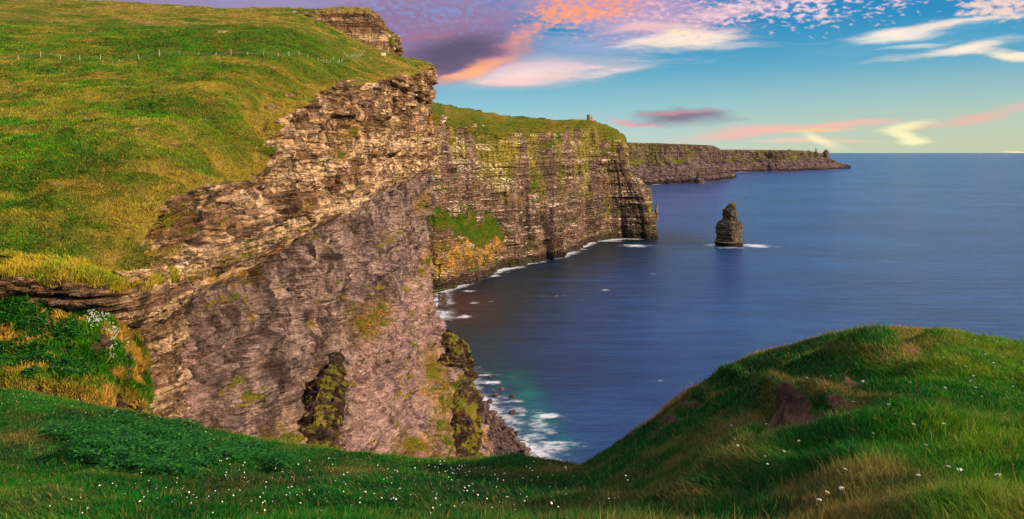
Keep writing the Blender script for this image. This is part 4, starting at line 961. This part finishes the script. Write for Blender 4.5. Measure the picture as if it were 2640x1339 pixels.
# ------------------------------------------------------------------ wire fences and the notice board
m, t, b = newmat('weathered_wood'); M_WOOD = m; p = t.pos()
t.put(b.inputs['Base Color'], t.ramp(t.noise(t.mapping(p, scale=(6, 6, 1)), 1, 5, 0.7), [(0.3, (0.36,0.33,0.18)), (0.7, (0.62,0.57,0.36))]))
m, t, b = newmat('fence_wire'); M_WIRE = m; t.put(b.inputs['Base Color'], t.ramp(t.noise(t.pos(), 4), [(0.3,(0.2,0.2,0.19)),(0.7,(0.34,0.33,0.31))])); b.inputs['Metallic'].default_value = 0.5
def post_mesh(h=1.35, r=0.085):
    bm = bmesh.new(); cyl(bm, r*1.1, r, -0.3, h, 8); cyl(bm, r, r*0.3, h, h+0.08, 8)
    me = bpy.data.meshes.new('post'); bm.to_mesh(me); bm.free(); me.materials.append(M_WOOD); return me
PM = [post_mesh(1.25, 0.065), post_mesh(1.4, 0.075), post_mesh(1.15, 0.06)]
def fence(label, line, step, nmax=100):
    pts = []
    for (a_, b_) in zip(line[:-1], line[1:]):
        L = math.dist(a_, b_); k = max(1, round(L/step))
        for q in range(k): pts.append((a_[0]+(b_[0]-a_[0])*q/k, a_[1]+(b_[1]-a_[1])*q/k))
    pts = pts[:nmax]
    P3 = [(X+random.uniform(-.2,.2), Y+random.uniform(-.2,.2)) for X, Y in pts]; P3 = [(X, Y, zA(X, Y)) for X, Y in P3]
    root = tag(empty('wire_fence', P3[0]), label, 'fence')
    for q in P3:
        o = bpy.data.objects.new('post', random.choice(PM)); COL.objects.link(o); o.parent = root
        o.location = (q[0]-P3[0][0], q[1]-P3[0][1], q[2]-P3[0][2]); o.rotation_euler = (random.gauss(0, .07), random.gauss(0, .09), random.uniform(0, 6)); s = random.uniform(0.85, 1.25); o.scale = (s*1.1, s*1.1, s)
    bm = bmesh.new()
    for q, r in zip(P3[:-1], P3[1:]):
        for hz in (0.35, 0.7, 1.05):
            A_, B_ = Vector(q)-Vector(P3[0])+Vector((0,0,hz)), Vector(r)-Vector(P3[0])+Vector((0,0,hz)); d = (B_-A_).normalized(); s1 = Vector((0,0,1))*0.012; s2 = d.cross(Vector((0,0,1)))*0.012
            vs = [bm.verts.new(A_+s1), bm.verts.new(A_-s1+s2), bm.verts.new(A_-s1-s2), bm.verts.new(B_+s1), bm.verts.new(B_-s1+s2), bm.verts.new(B_-s1-s2)]
            for f in ((0,1,4,3),(1,2,5,4),(2,0,3,5)): bm.faces.new([vs[k] for k in f])
    bm_obj('wire', bm, M_WIRE, root)
def on(u, Y): return ((u-U0)/F*Y, Y)
fence('post and wire fence crossing the green upland and climbing towards the cliff top', [on(-60,205), on(100,208), on(300,214), on(500,222), on(700,236), on(800,258), on(850,300), on(900,370), on(918,420)], 5.2, 95)
fence('faint far fence of thin posts along the skyline of the hill', [on(210,440), on(330,455), on(450,470), on(560,490)], 14, 30)
SX, SY = on(965, 420); sz = zA(SX, SY)
bd = tag(empty('notice_board', (SX, SY, sz)), 'small blank white board on two posts in the grass below the stepped rock headland', 'sign')
m, t, b = newmat('white_paint'); t.put(b.inputs['Base Color'], t.ramp(t.noise(t.pos(), 3), [(0.3,(0.70,0.69,0.66)),(0.7,(0.82,0.81,0.78))]))
bm = bmesh.new(); bx(bm, -1.35, 1.35, -0.04, 0.04, 0.7, 2.3); bm_obj('panel', bm, m, bd)
for k in (-1, 1):
    bm = bmesh.new(); bx(bm, k*1.1-.07, k*1.1+.07, 0.043, 0.15, -0.4, 2.4); bm_obj('post', bm, M_WOOD, bd)

# ------------------------------------------------------------------ grasses
def scatter(D, n, w):
    """n points over a terrain grid with weight w per cell"""
    G_, Nn = D['G'], D['N']
    a1 = G_[1:, :-1]-G_[:-1, :-1]; a2 = G_[:-1, 1:]-G_[:-1, :-1]
    area = np.linalg.norm(np.cross(a1, a2), axis=-1)
    c = G_[:-1, :-1]
    w = w[:-1, :-1]*area
    X, Y, Z = c[..., 0], c[..., 1], c[..., 2]
    Ys = np.maximum(Y, 0.5); u = U0 + X/Ys*F; v = V0 - (Z-CAMZ)/Ys*F
    vis = (Y > 1.5) & (u > -350) & (u < 2926) & (v < 1500) & (v > -200)
    w = np.where(vis, w, 0).ravel(); cs = np.cumsum(w); k = np.searchsorted(cs, rng.random(n)*cs[-1]); k = np.minimum(k, w.size-1)
    i, j = np.unravel_index(k, area.shape); r1, r2 = rng.random(n)[:, None], rng.random(n)[:, None]
    return c[i, j] + a1[i, j]*r1 + a2[i, j]*r2, Nn[i, j], i, j
def blades(name, p, up, h, w, lean, tint, dry, mat, segs=True):
    n = len(p); th = rng.random(n)*2*np.pi
    side = np.stack([np.cos(th), np.sin(th), 0*th], -1)*w[:, None]/2
    mid = p + up*(h*0.55)[:, None] + lean*(h*0.22)[:, None]; tip = p + up*(h*0.88)[:, None] + lean*(h*0.85)[:, None]
    tip[:, 2] -= 0.15*h
    V = np.empty((n, 5, 3), np.float32); V[:, 0] = p-side - up*0.03; V[:, 1] = p+side - up*0.03; V[:, 2] = mid-side*0.8; V[:, 3] = mid+side*0.8; V[:, 4] = tip
    b0 = (np.arange(n)*5)[:, None]
    Ft = np.concatenate([b0+np.array([0,1,3]), b0+np.array([0,3,2]), b0+np.array([2,3,4])], 1).reshape(-1, 3)
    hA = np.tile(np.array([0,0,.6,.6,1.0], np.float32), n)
    o = mesh_np(name, V.reshape(-1, 3), Ft, mat, dict(tint=np.repeat(np.clip(tint, 0, 1), 5), dry=np.repeat(np.clip(dry, 0, 1), 5), h=hA), smooth=True)
    return o
def mkgrass(name, label, D, n, wfun, hbase, wid, hp=0.0, dryf=None, tintf=None, flat=0.45, mat=None):
    p, nn, i, j = scatter(D, n, wfun)
    nn = nn*np.sign(nn[:, 2:3]+1e-6); wid0 = (flat < 0.3)
    up = nn*0.35 + np.array([0, 0, 0.75]); up /= np.linalg.norm(up, axis=1, keepdims=True)
    x, y, z = p.T; dist = np.linalg.norm(p-np.array([0, 0, CAMZ]), axis=1)
    cl = fbm(x/1.1, y/1.1, z/1.1, 3); big = fbm(x/6, y/6, z/6, 3) if not wid0 else 1.7*fbm(x/15, y/9, z/9, 5)
    h = hbase*(0.7+0.5*rng.random(n))*(1+0.55*cl)
    w = wid(dist)*(0.45+1.3*rng.random(n)**2)
    wa = 2.5*vn(x/3, y/3) + 0.9; lean = np.stack([np.cos(wa)*0.9-0.4, np.sin(wa)*0.6, 0*wa-0.1], -1)*flat*1.3 + rng.normal(0, 0.5, (n, 3))
    tint = 0.40 + 0.55*big + 0.35*cl + rng.normal(0, 0.16, n) + (tintf(i, j, p) if tintf else 0)
    dry = (dryf(i, j, p) if dryf else 0) + (rng.random(n) < 0.07)*0.7
    o = blades(name, p, up, h, w, lean, tint, dry, mat or M_BLADE); return tag(o, label, None, None, 'stuff'), p
gf = GF; d_ = np.linalg.norm(gf['G']-np.array([0, 0, CAMZ]), axis=-1)
soilc = np.clip(gf['soil'], 0, 1)
wf = np.clip(1-1.5*soilc, 0, 1)*(gf['rr'] > 2.2)*(gf['rr'] < 7.3)/np.maximum(d_, 4)**1.45
def dryF(i, j, p):
    u = U0 + p[:, 0]/np.maximum(p[:, 1], 1)*F; v = V0-(p[:, 2]-CAMZ)/np.maximum(p[:, 1], 1)*F
    m = gf['mound'][i, j]
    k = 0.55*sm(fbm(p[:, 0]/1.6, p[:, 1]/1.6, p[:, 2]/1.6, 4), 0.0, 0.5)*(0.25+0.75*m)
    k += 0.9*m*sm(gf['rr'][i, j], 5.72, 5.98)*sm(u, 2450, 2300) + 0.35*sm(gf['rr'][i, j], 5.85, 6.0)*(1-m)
    for (a_, b_, c_, d__, s) in [(2230,905,60,22,.8),(2290,890,40,20,.8),(2070,985,50,14,.8),(1960,995,40,12,.5),(2350,865,50,14,.6),(1400,1185,70,10,.4),(1250,1190,100,8,.4),(900,1190,80,14,.25),(60,1105,70,20,.35),(1850,1150,80,40,.35),(1330,1290,160,14,.25),(2140,880,90,12,.5)]:
        k += s*np.exp(-((u-a_)/c_)**2-((v-b_)/d__)**2)
    return k
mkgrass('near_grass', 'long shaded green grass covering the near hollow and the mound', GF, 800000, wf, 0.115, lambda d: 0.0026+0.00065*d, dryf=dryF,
        tintf=lambda i, j, p: 0.55*np.exp(-((U0+p[:,0]/p[:,1]*F-2480)/260)**2)*gf['mound'][i, j]-0.05-0.04*(1-gf['mound'][i, j]))  # tint lowered in the hollow, putting its shade into the blade colour
# tussocks on the overgrown slope, ledge and the upland
def hw(D): d = np.linalg.norm(D['G']-np.array([0, 0, CAMZ]), axis=-1); return np.clip(D['grass'], 0, 1)**2/d**1.2
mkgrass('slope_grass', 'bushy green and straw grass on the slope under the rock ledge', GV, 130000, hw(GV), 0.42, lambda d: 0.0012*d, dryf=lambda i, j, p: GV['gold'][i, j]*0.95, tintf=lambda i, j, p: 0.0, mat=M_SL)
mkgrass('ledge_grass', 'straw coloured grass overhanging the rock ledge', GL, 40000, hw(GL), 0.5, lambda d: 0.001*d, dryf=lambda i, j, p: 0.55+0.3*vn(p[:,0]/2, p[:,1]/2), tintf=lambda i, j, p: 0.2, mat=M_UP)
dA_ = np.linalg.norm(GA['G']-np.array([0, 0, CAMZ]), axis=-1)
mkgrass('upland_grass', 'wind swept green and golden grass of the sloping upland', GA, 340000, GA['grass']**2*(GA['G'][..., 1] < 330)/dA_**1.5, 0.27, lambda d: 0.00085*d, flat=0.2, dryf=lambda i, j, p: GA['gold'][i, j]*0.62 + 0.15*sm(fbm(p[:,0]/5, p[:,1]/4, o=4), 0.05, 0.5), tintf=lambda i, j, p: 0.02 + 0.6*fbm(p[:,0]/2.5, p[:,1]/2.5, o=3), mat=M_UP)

# nettles and broad leaved plants in the hollow
def leaves(name, label, regions, D, n, size, mat):
    Gx = D['G']; Yq = np.maximum(Gx[..., 1], .5); u = U0+Gx[..., 0]/Yq*F; v = V0-(Gx[..., 2]-CAMZ)/Yq*F
    w = 0*u
    for (a_, b_, c_, d__) in regions: w = np.maximum(w, sm(np.hypot((u-a_)/c_, (v-b_)/d__) + 0.7*fbm(Gx[..., 0]/1.3, Gx[..., 1]/1.3, o=4), 1.0, 0.7))
    d = np.linalg.norm(Gx-np.array([0, 0, CAMZ]), axis=-1)
    p, nn, i, j = scatter(D, n, w/d*(Gx[..., 1] > 3)); nn = nn*np.sign(nn[:, 2:3]+1e-6)
    p = p + np.array([0, 0, 1])*(0.12+0.30*rng.random(n)[:, None]**1.5)*(1+0.5*fbm(p[:,0]/0.6, p[:,1]/0.6, o=2)[:, None])
    th = rng.random(n)*6.283; fw = np.stack([np.cos(th), np.sin(th), rng.normal(-0.15, 0.3, n)], -1); fw /= np.linalg.norm(fw, axis=1, keepdims=True)
    sd_ = np.cross(fw, np.array([0, 0, 1.0]) + rng.normal(0, 0.3, (n, 3))); sd_ /= np.linalg.norm(sd_, axis=1, keepdims=True)
    s = size*(0.6+0.8*rng.random(n))[:, None]
    V = np.stack([p, p+fw*s*0.5+sd_*s*0.33, p+fw*s, p+fw*s*0.5-sd_*s*0.33], 1)
    Fq = (np.arange(n)*4)[:, None]+np.arange(4)
    tint = np.repeat(np.clip(0.45+rng.normal(0, .25, n), 0, 1), 4)
    o = mesh_np(name, V.reshape(-1, 3), Fq, mat, dict(tint=tint, dry=0*tint, h=0*tint+0.75)); return tag(o, label, None, None, 'stuff')
leaves('nettle_patch', 'dense bed of dark leafy nettles in the green hollow', [(310,1120,190,52),(420,1165,150,45),(600,1150,70,26),(700,1175,60,18)], GF, 60000, 0.13, M_NETTLE)
leaves('slope_herbs', 'leafy green herbs on the slope under the ledge', [(60,790,90,34),(150,830,70,34),(60,900,70,36),(170,930,60,26),(210,780,50,24)], GV, 22000, 0.34, M_NETTLE)

# ------------------------------------------------------------------ white flowers
m, t, b = newmat('white_petal'); M_PET = m; t.put(b.inputs['Base Color'], t.ramp(t.noise(t.pos(), 30), [(0.3,(0.72,0.74,0.66)),(0.7,(0.86,0.87,0.82))])); b.inputs['Roughness'].default_value = 0.6
m, t, b = newmat('flower_stem'); M_STEM = m; t.put(b.inputs['Base Color'], t.ramp(t.noise(t.pos(), 20), [(0.3,(0.05,0.14,0.02)),(0.7,(0.10,0.20,0.04))]))
def head_mesh(kind, r):
    bm = bmesh.new(); rr_ = random.Random(kind)
    if kind < 3:     # umbel: a domed cluster of florets
        for k in range(26):
            q = math.sqrt(rr_.random())*r; a_ = rr_.random()*6.28
            rs = bmesh.ops.create_icosphere(bm, subdivisions=1, radius=r*0.17)['verts']
            for v in rs: v.co = Vector((v.co.x+math.cos(a_)*q, v.co.y+math.sin(a_)*q, v.co.z*0.6 - q*q/r*0.35))
    else:            # daisy: ring of petals
        for k in range(10):
            a_ = k*0.628; c_, s_ = math.cos(a_), math.sin(a_); pts_ = [(0.15,-.1),(0.8,-.24),(1,0),(0.8,.24),(0.15,.1)]
            vs = [bm.verts.new(((x_*c_-y_*s_)*r, (x_*s_+y_*c_)*r, 0.12*r*x_)) for x_, y_ in pts_]; bm.faces.new(vs)
    me = bpy.data.meshes.new('flower_head'); bm.to_mesh(me); bm.free(); me.materials.append(M_PET); return me
def stem_mesh(h):
    bm = bmesh.new(); r = bmesh.ops.create_cone(bm, cap_ends=False, segments=5, radius1=0.006, radius2=0.003, depth=h)['verts']
    for v in r: v.co.z -= h/2
    me = bpy.data.meshes.new('stem'); bm.to_mesh(me); bm.free(); me.materials.append(M_STEM); return me
HU = [head_mesh(k, 0.040) for k in range(3)]; HD = [head_mesh(5, 0.045)]; SM = stem_mesh(0.34)
Gx = GF['G']; Yq = np.maximum(Gx[..., 1], .5); GU = U0+Gx[..., 0]/Yq*F; GVv = V0-(Gx[..., 2]-CAMZ)/Yq*F
okm = (GF['rr'] > 2.6) & (GF['rr'] < 6.05)
def ground_at(u, v):
    d = np.where(okm, (GU-u)**2+(GVv-v)**2, 1e12); k = np.unravel_index(np.argmin(d), d.shape); return Gx[k], math.sqrt(d[k])
UF = [(2172,976,'right of the dark hollow'),(2147,1036,''),(2235,1050,''),(2300,1101,'right of the pale tuft'),(2373,1101,''),(2196,1130,''),(2330,1160,''),(2385,1234,''),(2312,1253,''),(2512,1272,'bottom right'),(2414,1262,''),(2118,1290,''),(2083,1300,''),(2060,1310,''),(2125,1230,''),(2440,974,''),(2455,997,''),(2468,1018,''),(2550,996,''),(2450,970,''),(2430,940,''),(2545,975,''),(2380,995,''),(2370,920,''),(2405,935,''),(2500,930,''),(2520,915,''),(2420,860,''),(2450,868,''),(2480,905,''),(2090,960,''),(2030,965,''),(1925,1085,''),(1850,1130,''),(1855,1155,''),(1975,1115,''),(1925,1180,''),(1975,1165,''),(2010,1140,''),(1890,1060,''),(1840,1092,''),(2350,955,''),(2290,985,'')]
cat_lab = 'white umbel flower on a thin green stem standing in the grass of the near mound'
for q, (u, v, ex) in enumerate(UF):
    p_, e = ground_at(u, v+8 if v < 1250 else v)
    if e > 25: continue
    h = 0.14 + 0.06*random.random()
    r = empty('white_flower', (p_[0], p_[1], p_[2]-0.04)); tag(r, cat_lab, 'flower', 'white umbel flowers on the near mound')
    r.scale = (1, 1, 1)
    hd = bpy.data.objects.new('flower_head', random.choice(HU)); COL.objects.link(hd); hd.parent = r; hd.location = (0, 0, h+0.08); hd.rotation_euler = (random.gauss(0, .2), random.gauss(0, .2), random.random()*6); s = random.uniform(.28, .5)*(1+p_[1]*0.02); hd.scale = (s, s, s)
    st_ = bpy.data.objects.new('stem', SM); COL.objects.link(st_); st_.parent = r; st_.location = (0, 0, h+0.07)
fl = []
centers = [(1080,1215,160,22,2.2),(1160,1200,80,14,1.2),(600,1215,240,40,3),(960,1260,400,30,3.2),(330,1050,200,20,1.2),(250,1270,250,30,1.5),(700,1290,500,16,2.5),(1350,1215,120,24,1.0),(1300,1285,200,16,1.0),(120,1015,120,14,0.6),(500,1100,60,20,0.7),(560,1170,30,10,0.8)]
tot = sum(c[4] for c in centers)
while len(fl) < 430:
    r = random.random()*tot
    for c in centers:
        r -= c[4]
        if r <= 0: break
    u, v = random.gauss(c[0], c[2]*.8), random.gauss(c[1], c[3])
    p_, e = ground_at(u, v)
    if e < 12: fl.append((float(p_[0])+random.uniform(-.1,.1), float(p_[1])+random.uniform(-.1,.1), float(p_[2])))
fl.sort(key=lambda q: q[1])
dl = 'small white daisy like flower dotted in the shaded green grass of the near hollow'
for q in fl[:295]:
    o = bpy.data.objects.new('white_daisy', HD[0]); COL.objects.link(o); s = random.uniform(.22, .42)
    o.location = (q[0], q[1], q[2]+0.19+random.random()*.06); o.scale = (s, s, s); o.rotation_euler = (random.gauss(.5, .3), random.gauss(0, .3), random.random()*6); tag(o, dl, 'flower', 'white daisies in the near hollow')
hv = np.array([v.co[:] for v in HD[0].vertices]); hf = np.array([tuple(f.vertices) for f in HD[0].polygons])
Vs, Fs = [], []
for k, q in enumerate(fl[295:]):
    s = random.uniform(.3, .55); e = hv*s; e = np.stack([e[:,0], e[:,1]*0.85-e[:,2]*.5, e[:,1]*.5+e[:,2]*.85], -1) + (q[0], q[1], q[2]+0.22); Vs.append(e); Fs.append(hf+len(hv)*k)
o = mesh_np('far_daisies', np.concatenate(Vs), np.concatenate(Fs), M_PET); tag(o, 'scattered tiny white flowers farther up the green hollow', None, None, 'stuff')
# campion clusters on the overgrown slope
G_ = GV['G']; Yq = np.maximum(G_[..., 1], .5); u_ = U0+G_[..., 0]/Yq*F; v_ = V0-(G_[..., 2]-CAMZ)/Yq*F
Vs, Fs = [], []; k = 0
for (a_, b_, c_, d__, num) in [(262,792,24,8,70),(245,812,16,9,50),(292,835,9,16,70),(290,880,5,22,40),(325,860,5,12,20)]:
    for _ in range(num):
        u, v = random.gauss(a_, c_*.7), random.gauss(b_, d__*.8); d = (u_-u)**2+(v_-v)**2; kk_ = np.unravel_index(np.argmin(d), d.shape)
        if d[kk_] > 60: continue
        q = G_[kk_]; s = random.uniform(1.0, 1.8); e = hv*s; e = np.stack([e[:,0], -e[:,2], e[:,1]], -1) + (q[0]+random.uniform(-.2,.2), q[1]-0.55, q[2]+0.45); Vs.append(e); Fs.append(hf+len(hv)*k); k += 1
o = mesh_np('campion_clusters', np.concatenate(Vs), np.concatenate(Fs), M_PET); tag(o, 'clusters of small white campion blossom on the overgrown slope under the ledge', None, None, 'stuff')
